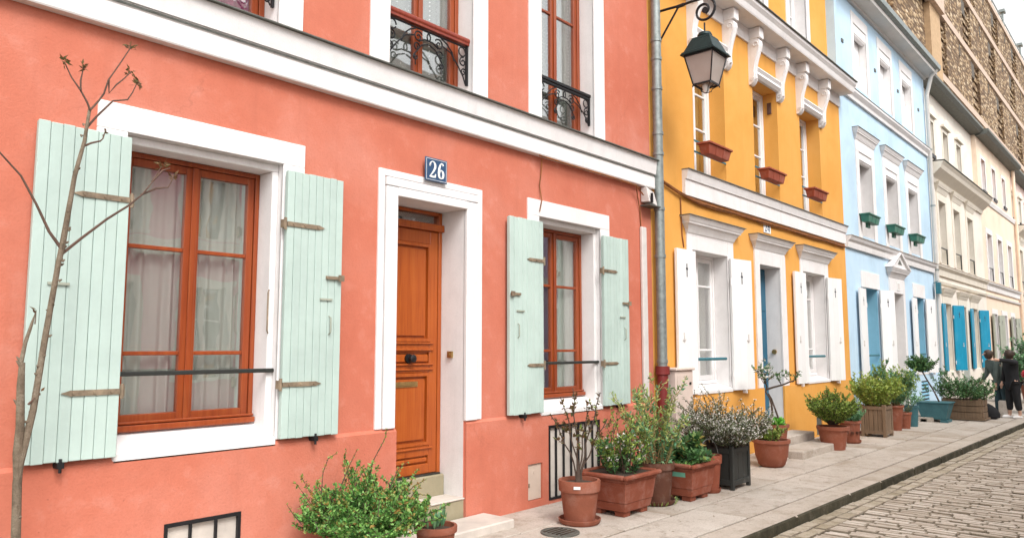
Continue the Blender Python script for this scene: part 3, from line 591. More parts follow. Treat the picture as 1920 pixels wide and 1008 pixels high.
# flower tub green edge glimpsed at the top of the third upper window
for i, (a, b, lab) in enumerate(((2.02, 2.52, 'left sheer curtain in the large mint shuttered window behind the sapling'), (2.55, 3.02, 'right sheer curtain in the large mint shuttered window behind the sapling'), (6.2, 6.62, 'left sheer curtain in the mint shuttered window right of the door'), (6.75, 7.2, 'right sheer curtain in the mint shuttered window right of the door'))):
    curtain('sheer_curtain', a, b, 1.08, 2.88, 0.33, 'sheer', lab, 5.3, 0.022, seed=i)

# door of the coral house: three stepped mouldings round it, panelled leaf, transom light
m = MB(); a, b, c, d = DR
m.box(a - 0.20, a - 0.135, -0.02, 0.01, 0.925, d + 0.22); m.box(b + 0.16, b + 0.225, -0.02, 0.01, 0.925, d + 0.22); m.box(a - 0.135, b + 0.16, -0.02, 0.01, d + 0.16, d + 0.22)
m.box(a - 0.128, a, -0.035, 0.01, 0.925, d + 0.075); m.box(b, b + 0.153, -0.035, 0.01, 0.925, d + 0.075); m.box(a - 0.128, b + 0.153, -0.035, 0.01, d + 0.082, d + 0.152)
m.box(a, b, -0.042, 0.01, d, d + 0.076)
m.build('door_surround', 'white_render', coral, bevel=0.005)
Y = 0.30
m = MB(); m.box(a + 0.003, a + 0.045, Y, Y + 0.09, 0.43, d - 0.003); m.box(b - 0.045, b - 0.003, Y, Y + 0.09, 0.43, d - 0.003); m.box(a + 0.045, b - 0.045, Y, Y + 0.09, d - 0.035, d - 0.003)
m.box(a + 0.003, b - 0.003, Y - 0.035, Y + 0.09, 2.70, 2.765); fr_ = m.build('door_frame', 'door_wood', coral, bevel=0.005)
MB().box(a + 0.045, b - 0.045, Y + 0.04, Y + 0.045, 2.765, d - 0.035).build('transom_pane', 'glass', fr_)
m = MB(); la, lb, lz0, lz1 = a + 0.048, b - 0.048, 0.44, 2.697
m.box(la, la + 0.1, Y + 0.01, Y + 0.06, lz0, lz1); m.box(lb - 0.1, lb, Y + 0.01, Y + 0.06, lz0, lz1)
for z0_, z1_ in ((lz0, 0.53), (0.60, 0.70), (1.36, 1.44), (1.55, 1.65), (2.57, lz1)): m.box(la + 0.1, lb - 0.1, Y + 0.01, Y + 0.06, z0_, z1_)
m.box(la + 0.1, lb - 0.1, Y + 0.035, Y + 0.055, 0.53, 2.57)
door = m.build('door', 'door_wood', coral, bevel=0.006); door['label'] = 'orange varnished panel door with black knob'
for z0_, z1_ in ((0.70, 1.36), (1.65, 2.57)):
    p = MB(); i0, i1 = la + 0.1, lb - 0.1
    p.box(i0, i0 + 0.03, Y + 0.002, Y + 0.034, z0_, z1_); p.box(i1 - 0.03, i1, Y + 0.002, Y + 0.034, z0_, z1_); p.box(i0 + 0.03, i1 - 0.03, Y + 0.002, Y + 0.034, z0_, z0_ + 0.03); p.box(i0 + 0.03, i1 - 0.03, Y + 0.002, Y + 0.034, z1_ - 0.03, z1_)
    p.frus((i0 + 0.05, i1 - 0.05, Y + 0.034, Y + 0.0345, z0_ + 0.05), (i0 + 0.05, i1 - 0.05, Y + 0.034, Y + 0.0345, z0_ + 0.06))
    p.box(i0 + 0.055, i1 - 0.055, Y + 0.014, Y + 0.0345, z0_ + 0.055, z1_ - 0.055); p.build('panel', 'door_wood', door, bevel=0.008)
for z0_, z1_ in ((1.46, 1.53), (0.545, 0.585)): MB().box(la + 0.11, lb - 0.11, Y + 0.012, Y + 0.034, z0_, z1_).build('panel', 'door_wood', door, bevel=0.008)
for zz in (0.665, 1.385, 1.43, 1.565, 1.625): MB().box(la + 0.03, lb - 0.06, Y - 0.008, Y + 0.0095, zz, zz + 0.018).build('moulding', 'door_wood', door, bevel=0.005)
p = MB(); p.tube([(4.62, Y + 0.01, 1.495), (4.62, Y - 0.012, 1.495)], 0.042, 20); p.tube([(4.62, Y - 0.012, 1.495), (4.62, Y - 0.04, 1.495)], 0.014, 12)
p.tube([(4.62, Y - 0.035, 1.495), (4.62, Y - 0.045, 1.495), (4.62, Y - 0.07, 1.495), (4.62, Y - 0.08, 1.495)], [0.02, 0.036, 0.036, 0.02], 18); p.build('knob', 'black_iron', door, True)
p = MB(); p.box(4.44, 4.74, Y + 0.006, Y + 0.0135, 1.235, 1.285); p.box(4.455, 4.725, Y + 0.001, Y + 0.006, 1.248, 1.272); p.build('letter_slot', 'brass', door, bevel=0.002)
p = MB(); p.box(5.006, 5.029, 0.14, 0.20, 1.50, 1.56); p.tube([(4.998, 0.17, 1.53), (5.006, 0.17, 1.53)], 0.014, 12); bell = p.build('doorbell', 'brass', coral); bell['label'] = 'small brass doorbell on the right jamb'
# steps
MB().box(4.215, 5.027, 0.24, 0.42, -0.1, 0.425).build('step', 'step_paint', coral, bevel=0.01)
MB().box(4.19, 5.036, -0.012, 0.238, -0.1, 0.222).build('step', 'step_paint', coral, bevel=0.01)
MB().box(4.185, 5.0365, -0.02, 0.237, 0.2225, 0.24).build('tread', 'white_step', coral, bevel=0.006)
MB().box(3.75, 5.27, -0.42, -0.035, -0.05, 0.072).build('step', 'white_step', coral, bevel=0.012)
m = MB(); m.box(4.215, 5.0, 0.27, 0.30, 0.4255, 0.44); m.build('threshold', 'black_paint', coral)
# cellar gratings and meter hatch
for (a, b, c, d, n) in ((2.29, 2.82, 0.05, 0.47, 2), (6.25, 7.17, 0.035, 0.79, 6)):
    m = MB(); m.box(a, a + 0.022, -0.038, -0.012, c, d); m.box(b - 0.022, b, -0.038, -0.012, c, d); m.box(a + 0.022, b - 0.022, -0.038, -0.012, d - 0.026, d); m.box(a + 0.022, b - 0.022, -0.038, -0.012, c, c + 0.022)
    g = m.build('cellar_grating', 'black_iron', coral)
    for k in range(n): xx = a + (b - a) * (k + 1) / (n + 1); MB().box(xx - 0.008, xx + 0.008, -0.034, -0.016, c + 0.022, d - 0.026).build('bar', 'black_iron', g)
    MB().box(a + 0.001, b - 0.001, -0.006, -0.002, c + 0.001, d - 0.001).build('back_panel', 'white_step', g)
m = MB(); m.box(5.925, 6.145, -0.012, -0.003, 0.075, 0.425); h = m.build('meter_hatch', 'hatch', coral, bevel=0.003)
MB().tube([(6.04, -0.0125, 0.345), (6.04, -0.016, 0.345)], 0.02, 14).build('lock', 'hatch', h); MB().box(5.945, 5.96, -0.018, -0.012, 0.2, 0.24).build('latch', 'strap_iron', h)
# number plaque 26
def stroke(m, pts, ws, y, th=0.003):
    """flat pen stroke with varying width in the facade plane"""
    L_, R_ = [], []
    for i, (px, pz) in enumerate(pts):
        a = pts[max(0, i - 1)]; b = pts[min(len(pts) - 1, i + 1)]; dx, dz = b[0] - a[0], b[1] - a[1]; l = math.hypot(dx, dz) or 1
        L_.append((px - dz / l * ws[i] / 2, pz + dx / l * ws[i] / 2)); R_.append((px + dz / l * ws[i] / 2, pz - dx / l * ws[i] / 2))
    for i in range(len(pts) - 1):
        q = [L_[i], R_[i], R_[i + 1], L_[i + 1]]
        m.hexa([(q[0][0], y - th, q[0][1]), (q[1][0], y - th, q[1][1]), (q[1][0], y, q[1][1]), (q[0][0], y, q[0][1]), (q[3][0], y - th, q[3][1]), (q[2][0], y - th, q[2][1]), (q[2][0], y, q[2][1]), (q[3][0], y, q[3][1])])
def digit(d, x, z, w, h, y):
    m = MB(); P = lambda u, v: (x + u * w, z + v * h); tk, tn = w * 0.26, w * 0.09
    if d == '2':
        pts = [P(0.16, 0.72)] + [P(0.5 + 0.36 * math.cos(t), 0.72 + 0.26 * math.sin(t)) for t in [math.pi * (1 - i / 8) for i in range(9)]] + [P(0.84, 0.62), P(0.66, 0.42), P(0.35, 0.2), P(0.12, 0.06)]
        stroke(m, pts, [tk, tk * 0.9, tk * 0.7, tn * 1.3, tn, tn, tn * 1.5, tk * 0.8, tk, tk * 1.1, tk, tk * 0.8, tn * 1.2, tn], y)
        stroke(m, [P(0.08, 0.06), P(0.55, 0.06), P(0.86, 0.08), P(0.93, 0.25)], [tk * 0.5, tk * 0.8, tk * 0.9, tn], y + 0.0005)
    elif d == '6':
        stroke(m, [P(0.82, 0.84), P(0.74, 0.95), P(0.58, 0.97), P(0.42, 0.86), P(0.27, 0.62), P(0.21, 0.32)], [tn * 2.2, tn * 1.3, tn * 1.2, tk * 0.7, tk, tk * 0.95], y)
        ring = [P(0.52 + 0.30 * math.cos(t), 0.29 + 0.25 * math.sin(t)) for t in [math.pi + i * 2 * math.pi / 16 for i in range(17)]]
        stroke(m, ring, [tk if abs(math.cos(math.pi + i * 2 * math.pi / 16)) > 0.6 else tn * 1.3 for i in range(17)], y - 0.0012)
    elif d == '4':
        stroke(m, [P(0.68, 0.02), P(0.68, 0.98)], [tk, tk], y); stroke(m, [P(0.64, 0.97), P(0.08, 0.3)], [tn * 1.3, tn * 1.3], y + 0.0004); stroke(m, [P(0.05, 0.28), P(0.95, 0.28)], [tn * 1.5, tn * 1.5], y + 0.0008)
    return m
pl = thing('number_plaque', (4.61, -0.03, 3.085), 'blue enamel plaque reading 26 above the orange door', 'house number')
m = MB(); m.box(4.475, 4.745, -0.055, -0.043, 3.08, 3.295); m.build('plate', 'blue_enamel', pl, bevel=0.004)
m = MB()
for q in ((4.487, 4.733, 3.091, 3.094), (4.487, 4.733, 3.281, 3.284), (4.487, 4.490, 3.094, 3.281), (4.730, 4.733, 3.094, 3.281)): m.box(q[0], q[1], -0.0565, -0.0545, q[2], q[3])
m.build('border', 'enamel_white', pl)
digit('2', 4.518, 3.112, 0.088, 0.152, -0.0552).build('digit', 'enamel_white', pl); digit('6', 4.617, 3.112, 0.092, 0.152, -0.0552).build('digit', 'enamel_white', pl)

# cables, junction box and conduits beside the downpipe
m = MB(); m.tube([(6.05, -0.085, 3.60), (6.6, -0.088, 3.592), (7.3, -0.086, 3.597), (7.95, -0.085, 3.585), (8.15, -0.06, 3.50)], 0.009, 6); m.tube([(6.15, -0.04, 3.60), (6.17, -0.012, 3.45), (6.14, -0.012, 3.30), (6.155, -0.03, 3.14), (6.12, -0.03, 3.02)], 0.007, 6)
m.tube([(7.95, -0.085, 3.58), (8.06, -0.03, 3.47), (8.14, -0.015, 3.30), (8.17, -0.012, 2.95), (8.18, -0.012, 2.6)], 0.007, 6)
tag(m.build('cable', 'cable', None, True, org=(7, -0.05, 3.59)), 'thin painted cable along the underside of the coral house string course', 'cable')
jb = thing('junction_box', (8.28, -0.08, 3.40), 'white junction box at the coral corner beside the grey downpipe', 'junction box')
m = MB(); m.hexa([(8.17, -0.14, 3.41), (8.40, -0.12, 3.38), (8.40, -0.01, 3.40), (8.17, -0.01, 3.42), (8.17, -0.10, 3.60), (8.36, -0.09, 3.56), (8.36, -0.01, 3.58), (8.17, -0.01, 3.61)]); m.build('cover', 'grey_plastic', jb, bevel=0.006)
MB().box(8.15, 8.42, -0.15, -0.01, 3.365, 3.379).build('base', 'dark_zinc', jb); MB().box(8.19, 8.215, -0.165, -0.14, 3.40, 3.52).build('clip', 'black_iron', jb)
m = MB(); m.prism_y([(8.135, 0.93), (8.245, 0.93), (8.245, 3.1), (8.135, 3.1)], -0.045, -0.002); tag(m.build('conduit', 'grey_plastic', None, bevel=0.01, org=(8.19, -0.02, 0.93)), 'pale grey vertical conduit left of the downpipe on the coral wall', 'conduit')
dp = thing('downpipe', (8.48, -0.1, 0), 'grey zinc downpipe with dark red cast foot between coral and yellow houses', 'downpipe')
MB().tube([(8.47, -0.10, 1.36), (8.47, -0.10, 9.4)], 0.062, 16).build('pipe', 'zinc', dp, True)
for z in (1.42, 2.75, 3.36, 4.08, 4.35, 4.95, 5.35, 5.6, 6.9): MB().tube([(8.47, -0.10, z - 0.02), (8.47, -0.10, z + 0.02)], 0.071, 16).build('collar', 'zinc', dp, True)
m = MB(); m.tube([(8.47, -0.10, 0.0), (8.47, -0.10, 1.25), (8.47, -0.10, 1.26), (8.47, -0.10, 1.36)], [0.068, 0.068, 0.088, 0.088], 16); m.build('cast_foot', 'cast_red', dp, True)

# wall lantern
LX = 8.62
lp = thing('wall_lantern', (LX, 0.0, 5.5), 'dark green street lantern on a scrolled black wall bracket', 'street lamp')
m = MB(); arm = [(0.0, 6.06), (-0.2, 6.055), (-0.40, 6.045), (-0.55, 6.05), (-0.66, 6.045)]
arm += [(-0.72 + (0.165 - 0.12 * i / 30) * math.cos(t), 5.88 + (0.165 - 0.12 * i / 30) * math.sin(t)) for i, t in [(i, math.pi * 0.62 + i * 0.285) for i in range(31)]]
m.tube([(LX, y, z) for y, z in arm], 0.017, 8); m.tube([(LX, -0.0, 5.55), (LX, -0.36, 6.04)], 0.013, 8); m.tube([(LX, -0.33, 6.04), (LX, -0.44, 6.045)], 0.024, 8); m.tube([(LX - 0.012, -0.735, 5.88), (LX + 0.012, -0.735, 5.88)], 0.04, 12)
m.box(LX - 0.05, LX + 0.05, -0.015, 0.0, 5.5, 6.12); m.build('bracket', 'black_iron', lp, True)
CY = -0.72
m = MB(); m.tube([(LX, CY, 5.715), (LX, CY, 5.58)], 0.011, 8); m.build('hanger', 'black_iron', lp)
m = MB(); m.lathe((LX, CY, 0), [(0.02, 5.50), (0.085, 5.515), (0.095, 5.54), (0.08, 5.575), (0.03, 5.59)], 16); m.build('vent_cap', 'dark_green_iron', lp, True)
q = lambda h, z: (LX - h, LX + h, CY - h, CY + h, z)
m = MB(); m.frus(q(0.205, 5.31), q(0.135, 5.47)); m.frus(q(0.135, 5.47), q(0.12, 5.505)); m.frus(q(0.225, 5.285), q(0.22, 5.31)); m.frus(q(0.235, 5.268), q(0.235, 5.2845)); m.build('roof', 'dark_green_iron', lp, bevel=0.004)
cage = MB(); tz, bz, th, bh = 5.268, 4.895, 0.195, 0.118
for sx in (-1, 1):
    for sy in (-1, 1):
        cage.tube([(LX + sx * th, CY + sy * th, tz), (LX + sx * bh, CY + sy * bh, bz)], 0.009, 6)
        cage.tube([(LX + sx * bh, CY + sy * bh, bz), (LX + sx * bh * 1.05, CY + sy * bh * 1.05, bz - 0.03)], 0.008, 6)
        cage.tube([(LX + sx * bh, CY + sy * bh, bz), (LX + sx * 0.055, CY + sy * 0.055, bz - 0.05), (LX + sx * 0.045, CY + sy * 0.045, bz - 0.085), (LX, CY, bz - 0.105)], 0.006, 6)
for s_ in (-1, 1):
    cage.box(LX - bh, LX + bh, CY + s_ * bh - 0.008, CY + s_ * bh + 0.008, bz - 0.012, bz + 0.01); cage.box(LX + s_ * bh - 0.008, LX + s_ * bh + 0.008, CY - bh, CY + bh, bz - 0.011, bz + 0.009)
    cage.box(LX - th, LX + th, CY + s_ * th - 0.01, CY + s_ * th + 0.01, tz - 0.016, tz - 0.001); cage.box(LX + s_ * th - 0.01, LX + s_ * th + 0.01, CY - th, CY + th, tz - 0.017, tz - 0.002)
    cage.tube([(LX, CY + s_ * bh, bz), (LX, CY, bz - 0.08)], 0.005, 6)
cage.build('cage', 'black_iron', lp)
for ax, s_ in ((0, -1), (0, 1), (1, -1), (1, 1)):
    t1, b1, k = th * 0.965, bh * 0.965, 0.004
    def cor(h, off, e, z): return (LX + s_ * (h + off), CY + e * h, z) if ax == 0 else (LX + e * h, CY + s_ * (h + off), z)
    MB().hexa([cor(b1, 0, -1, bz + 0.011), cor(b1, 0, 1, bz + 0.011), cor(b1, -k, 1, bz + 0.011), cor(b1, -k, -1, bz + 0.011), cor(t1, 0, -1, tz - 0.018), cor(t1, 0, 1, tz - 0.018), cor(t1, -k, 1, tz - 0.018), cor(t1, -k, -1, tz - 0.018)]).build('pane', 'lantern_pane', lp)
m = MB(); m.lathe((LX, CY, 0), [(0.03, bz - 0.1), (0.045, bz - 0.05), (0.05, bz - 0.01), (0.02, bz + 0.02)], 12); m.build('lamp_bowl', 'enamel_white', lp, True)

# ------------------------------------------------------------------ yellow house
A0, A1 = 8.42, 16.05; SB = 0.18
yel = thing('yellow_house', (A0, 0, 0), 'golden yellow house with white shutters and carved white brackets under its cornice', 'house')
G1 = (9.49, 10.58, 0.98, 2.94); GD = (11.72, 12.56, 0.0, 2.92); G2 = (13.62, 14.73, 0.98, 2.95)
UY = [(9.64, 10.66, 4.05, 6.02), (11.72, 12.74, 4.05, 6.02), (13.78, 14.82, 4.05, 6.02)]; TY = [(9.9, 10.7, 7.35, 9.0), (11.75, 12.75, 7.35, 9.0), (13.95, 14.85, 7.35, 9.0)]
m = MB(); wall_grid(m, A0, A1, -0.2, 6.95, 0, 0.42, [(*G1, 2), (*GD, 2), (*G2, 2)] + [(*h, 0) for h in UY]); wall_grid(m, A0, A1, 6.95, 9.5, SB, SB + 0.42, [(*h, 2) for h in TY]); shell(m, A0, A1, 0.42 + SB, 7.5, -0.2, 9.5)
m.build('wall', ['yellow', 'room', 'white_render'], yel)
m = MB(); wall_grid(m, A0 + 0.15, GD[0] + 0.01, -0.05, 0.945, -0.035, 0.0, []); wall_grid(m, GD[1] - 0.01, A1 + 0.03, -0.05, 0.945, -0.035, 0.0, [(13.95, 14.24, 0.03, 0.36, 0)])
m.box(A0 + 0.15, GD[0] + 0.01, -0.034, 0.0, 0.9455, 0.955); m.box(GD[1] - 0.01, A1 + 0.03, -0.034, 0.0, 0.9455, 0.955); m.build('plinth', 'yellow', yel)
MB().box(13.951, 14.239, -0.02, -0.005, 0.031, 0.359).build('cellar_vent', 'dark_zinc', yel)
for (a, b, c, d), hx in ((G1, (9.34, 10.78)), (G2, (13.5, 14.93))):
    m = MB(); m.box(hx[0], a, -0.02, 0.01, 0.96, d + 0.20); m.box(b, hx[1], -0.02, 0.01, 0.96, d + 0.20); m.box(a, b, -0.02, 0.01, d, d + 0.20); m.build('window_surround', 'white_render', yel, bevel=0.004)
    m = MB(); head_moulding(m, hx[0], hx[1], d + 0.201, d + 0.44, 0.15); m.build('window_head', 'white_render', yel)
    m = MB(); m.box(hx[0] - 0.17, hx[1] + 0.17, -0.165, 0.0, d + 0.441, d + 0.452); m.build('flashing', 'dark_zinc', yel)
    sloped_sill(yel, a + 0.003, b - 0.003, 0.22, 1.07, -0.05, 1.0, th=0.05)
    casement(yel, a + 0.003, b - 0.003, 1.07, d - 0.003, 0.21, 'white_trim', bars=(0.245, 0.77), sw=0.055, fr=0.04)
    m = MB(); m.tube([(a + 0.02, 0.02, 1.43), (b - 0.07, 0.02, 1.43)], 0.022, 8); m.build('guard_bar', 'teal_iron', yel, True)
    panel_shutter(yel, a - 0.02, -1, 0.97, 2.91, 0.52, 'white_shutter'); panel_shutter(yel, b + 0.0, 1, 0.97, 2.91, 0.53, 'white_shutter', ang=R(-9))
for i, (a, b, c, d) in enumerate((G1, G2)): curtain('long_curtain', a + 0.05, b - 0.05, 1.15, 2.85, 0.33, 'grey_curtain', ['grey curtain in the white shuttered window beside the utility cabinet', 'grey curtain in the white shuttered window right of the teal door'][i], 5, 0.025)
# door
m = MB(); m.box(11.55, GD[0], -0.03, 0.01, 0.956, GD[3] + 0.22); m.box(GD[1], 12.78, -0.03, 0.01, 0.956, GD[3] + 0.22); m.box(GD[0], GD[1], -0.03, 0.01, GD[3], GD[3] + 0.22); m.build('door_surround', 'white_render', yel, bevel=0.005)
m = MB(); head_moulding(m, 11.55, 12.78, 3.141, 3.37, 0.15); m.build('door_head', 'white_render', yel)
MB().box(11.38, 12.95, -0.165, 0.0, 3.371, 3.382).build('flashing', 'dark_zinc', yel)
m = MB(); m.box(11.73, 12.55, 0.24, 0.29, 0.40, 2.91)
for z0_, z1_ in ((0.5, 1.3), (1.4, 2.1), (2.2, 2.8)): m.box(11.8, 12.1, 0.228, 0.24, z0_, z1_); m.box(12.2, 12.50, 0.228, 0.24, z0_, z1_)
d_ = m.build('door', 'teal_door', yel, bevel=0.006); MB().tube([(11.85, 0.24, 1.4), (11.85, 0.18, 1.4)], 0.03, 12).build('knob', 'brass', d_)
MB().tube([(12.53, 0.12, 1.52), (12.558, 0.12, 1.52)], 0.04, 16).build('doorbell', 'brass', yel)
MB().box(11.73, 12.55, -0.02, 0.42, -0.05, 0.385).build('step', 'slab', yel, bevel=0.012); MB().box(11.45, 12.75, -0.42, -0.04, -0.05, 0.23).build('step', 'slab', yel, bevel=0.012); MB().box(11.05, 12.95, -0.86, -0.425, -0.05, 0.11).build('step', 'slab', yel, bevel=0.012)
# string course above the ground floor
m = MB(); m.prism_x([(0.005, 3.68), (-0.05, 3.68), (-0.05, 3.90), (-0.07, 3.905), (-0.075, 3.93), (-0.10, 4.03), (0.005, 4.03)], 9.27, 15.98); m.build('string_course', 'white_render', yel)
MB().box(9.265, 16.0, -0.115, 0.0, 4.031, 4.044).build('flashing', 'dark_zinc', yel)
for i, (a, b, c, d) in enumerate(UY):
    casement(yel, a + 0.003, b - 0.003, 4.09, d - 0.003, 0.25, 'white_trim', bars=(0.40, 0.70), sw=0.06, fr=0.055)
    pass
    curtain('long_curtain', a + 0.05, b - 0.05, 4.15, 5.95, 0.40, 'ochre_curtain' if i == 0 else 'grey_curtain', ['ochre curtain behind the street lantern', 'grey curtain in the middle upper window of the yellow house', 'grey curtain in the right upper window of the yellow house'][i], 5, 0.03)
    MB().box(a + 0.003, b - 0.003, -0.02, 0.25, 4.045, 4.089).build('sill', 'white_render', yel)
    m = MB()
    for z in (4.36, 4.52): m.box(a + 0.003, b - 0.003, -0.005, 0.015, z, z + 0.02)
    m.build('window_railing', 'teal_iron', yel)
    # moulded lintel between two carved brackets
    m = MB(); m.prism_x([(0.005, d), (-0.05, d), (-0.09, d + 0.05), (-0.07, d + 0.1), (-0.10, d + 0.15), (-0.06, d + 0.2), (0.005, d + 0.2)], a + 0.02, b - 0.02); m.build('lintel', 'white_render', yel, True)
    for cx in (a - 0.06, b + 0.06):
        m = MB(); w = 0.07
        prof = [(0.005, 5.86), (-0.04, 5.86), (-0.09, 5.90), (-0.115, 5.96), (-0.11, 6.02), (-0.105, 6.08), (-0.12, 6.18), (-0.15, 6.28), (-0.185, 6.37), (-0.22, 6.45), (-0.235, 6.52), (-0.225, 6.58), (-0.20, 6.61), (0.005, 6.61)]
        prof = [(yy * 0.84 if yy < 0 else yy, zz) for yy, zz in prof]; m.prism_x(prof, cx - w, cx + w); k = m.build('carved_bracket', 'white_render', yel, True)
        MB().box(cx - w - 0.01, cx + w + 0.01, -0.215, 0.005, 6.611, 6.79).build('bracket_block', 'white_render', k, bevel=0.006)
        m = MB()
        for s_ in (-1, 1):
            m.tube([(cx + s_ * (w + 0.004), yy, zz) for yy, zz in spiral((-0.058, 5.945), 0.006, 0.034, 0, 9)], 0.009, 6); m.tube([(cx + s_ * (w + 0.004), yy, zz) for yy, zz in spiral((-0.125, 6.51), 0.01, 0.055, 2, 10)], 0.010, 6)
        m.tube([(cx, -0.10, 5.95), (cx, -0.09, 6.08), (cx, -0.11, 6.22), (cx, -0.155, 6.38), (cx, -0.195, 6.5)], [0.02, 0.03, 0.022, 0.03, 0.02], 8); m.build('carving', 'white_render', k, True)
m = MB(); m.box(12.715, 12.7385, 0.10, 0.17, 5.66, 5.86); m.build('vent_grille', 'old_terracotta', yel)
# frieze, deep soffit and cornice
MB().box(A0, A1 - 0.001, -0.03, 0.0, 6.56, 6.80).build('frieze', 'white_render', yel)
m = MB(); m.prism_x([(SB, 6.80), (-0.30, 6.80), (-0.31, 6.82), (-0.33, 6.90), (-0.37, 6.96), (-0.37, 7.01), (SB, 7.01)], A0, A1 + 0.02); m.build('cornice', 'white_render', yel)
m = MB(); m.prism_x([(SB, 7.012), (-0.40, 7.012), (-0.40, 7.025), (SB, 7.05)], A0, A1 + 0.03); m.build('flashing', 'dark_zinc', yel)
for i, (a, b, c, d) in enumerate(TY):
    surround(a, b, c - 0.3, d, 0.17, 0.2, 0.02, y=SB).build('window_surround', 'white_render', yel); MB().box(a, b, SB - 0.04, SB + 0.2, c - 0.3, c - 0.001).build('sill', 'white_render', yel)
    casement(yel, a + 0.003, b - 0.003, c, d, SB + 0.22, 'white_trim', bars=(0.5,))
m = MB(); m.prism_x([(SB, 9.2), (SB - 0.35, 9.42), (SB - 0.35, 9.55), (SB, 9.55)], A0, A1); m.build('eave', 'soffit', yel)
m = MB(); m.prism_x([(SB - 0.3, 9.56), (3.75, 11.2), (7.5, 9.56)], A0, A1); m.build('roof', 'dark_zinc', yel)
# window boxes, pots on the top sill
def window_box(x0, x1, y0, y1, z0, z1, mat, label, group, lip=0.02, bracket=None):
    t = thing('window_box', ((x0 + x1) / 2, (y0 + y1) / 2, z0), label, 'window box', group); h = z1 - z0
    m = MB(); s_ = 0.035; m.frus((x0 + s_, x1 - s_, y0 + 0.025, y1 - 0.02, z0), (x0, x1, y0, y1, z1 - 0.03)); m.build('trough', mat, t, bevel=0.005)
    MB().frus((x0 - lip, x1 + lip, y0 - lip, y1 + lip, z1 - 0.0295), (x0 - lip, x1 + lip, y0 - lip, y1 + lip, z1)).build('rim', mat, t, bevel=0.004)
    for u in (0.33, 0.66): xx = x0 + (x1 - x0) * u; MB().hexa([(xx - 0.012, y0 + 0.018, z0 + 0.005), (xx + 0.012, y0 + 0.018, z0 + 0.005), (xx + 0.012, y0 + 0.04, z0 + 0.005), (xx - 0.012, y0 + 0.04, z0 + 0.005), (xx - 0.012, y0 - 0.005, z1 - 0.035), (xx + 0.012, y0 - 0.005, z1 - 0.035), (xx + 0.012, y0 + 0.02, z1 - 0.035), (xx - 0.012, y0 + 0.02, z1 - 0.035)]).build('rib', mat, t)
    MB().box(x0 + 0.01, x1 - 0.01, y0 + 0.01, y1 - 0.01, z1 - 0.01, z1 + 0.004).build('soil', 'soil', t)
    if bracket: MB().box((x0 + x1) / 2 - 0.1, (x0 + x1) / 2 + 0.1, y1 - 0.06, y1 - 0.015, z0 - 0.09, z0 - 0.001).build('bracket', bracket, t)
    return t
for i, (a, b) in enumerate(((9.72, 10.42), (11.80, 12.50), (13.85, 14.55))):
    window_box(a, b, -0.20, -0.03, 4.33, 4.50, 'flowerbox', ['terracotta window box below the street lantern', 'terracotta window box on the middle upper window of the yellow house', 'terracotta window box on the right upper window of the yellow house'][i], 'terracotta window boxes')
for i, (x, lab) in enumerate(((12.35, 'small terracotta pot on the middle top sill of the yellow house'), (14.35, 'small terracotta pot on the right top sill of the yellow house'))):
    t = thing('sill_pot', (x, 0.02, 7.2), lab, 'flower pot', 'pots on the yellow top sills'); m = MB(); m.lathe((x, 0.02, 0), [(0.07, 7.20), (0.09, 7.36), (0.105, 7.365), (0.105, 7.40), (0.09, 7.40), (0.085, 7.36)], 16); m.build('pot', 'terracotta', t, True); MB().box(x - 0.3, x + 0.15, -0.08, 0.12, 7.17, 7.199).build('holder', 'dark_green_iron', t)
pl = thing('number_plaque', (12.1, 0, 3.5), 'small white plaque reading 24 above the door of the yellow house', 'house number')
MB().box(11.97, 12.25, -0.012, -0.001, 3.47, 3.66).build('plate', 'enamel_white', pl)
digit('2', 12.0, 3.49, 0.09, 0.15, -0.0125).build('digit', 'blue_enamel', pl); digit('4', 12.11, 3.49, 0.10, 0.15, -0.0125).build('digit', 'blue_enamel', pl)
m = MB()
for k in range(4):
    pts = []; 
    for i in range(14): u = i / 13; pts.append((8.55 + u * 7.4, -0.03 - 0.012 * (k % 2), 3.80 - 0.17 * min(1, u * 9) + 0.010 * math.sin(u * 23 + k * 2) + 0.014 * (k - 1.5) - (0.02 if k == 3 else 0)))
    m.tube(pts, 0.011, 6)
m.tube([(9.18, -0.02, 3.63), (9.2, -0.012, 3.4), (9.22, -0.012, 3.1), (9.26, -0.012, 2.95)], 0.009, 6)
tag(m.build('cable', 'cable', None, True, org=(12, -0.03, 3.65)), 'bundle of brown cables under the white string course of the yellow house', 'cable')
cb = thing('utility_cabinet', (8.8, -0.15, 0), 'beige utility cabinet at the foot of the grey downpipe', 'cabinet')
MB().box(8.58, 9.03, -0.22, -0.04, 0.0, 1.30).build('body', 'cabinet', cb, bevel=0.008); MB().box(8.56, 9.05, -0.245, -0.02, 1.301, 1.335).build('lid', 'cabinet', cb, bevel=0.008)
MB().box(8.62, 8.99, -0.226, -0.2205, 0.08, 1.25).build('door', 'cabinet', cb, bevel=0.004); MB().box(8.92, 8.96, -0.236, -0.2265, 1.12, 1.15).build('lock', 'black_iron', cb)
m = MB(); m.tube([(9.17, -0.045, 0.72), (9.17, -0.07, 0.72)], 0.02, 8); m.lathe((9.17, -0.075, 0.72), [(0.01, -0.13), (0.055, -0.1), (0.075, 0), (0.055, 0.1), (0.01, 0.13)], 18, 1.0, 0.35); tag(m.build('wall_ornament', 'green_glass', None, True, org=(9.17, -0.05, 0.72)), 'dark teal oval ornament on the yellow plinth right of the cabinet', 'ornament')

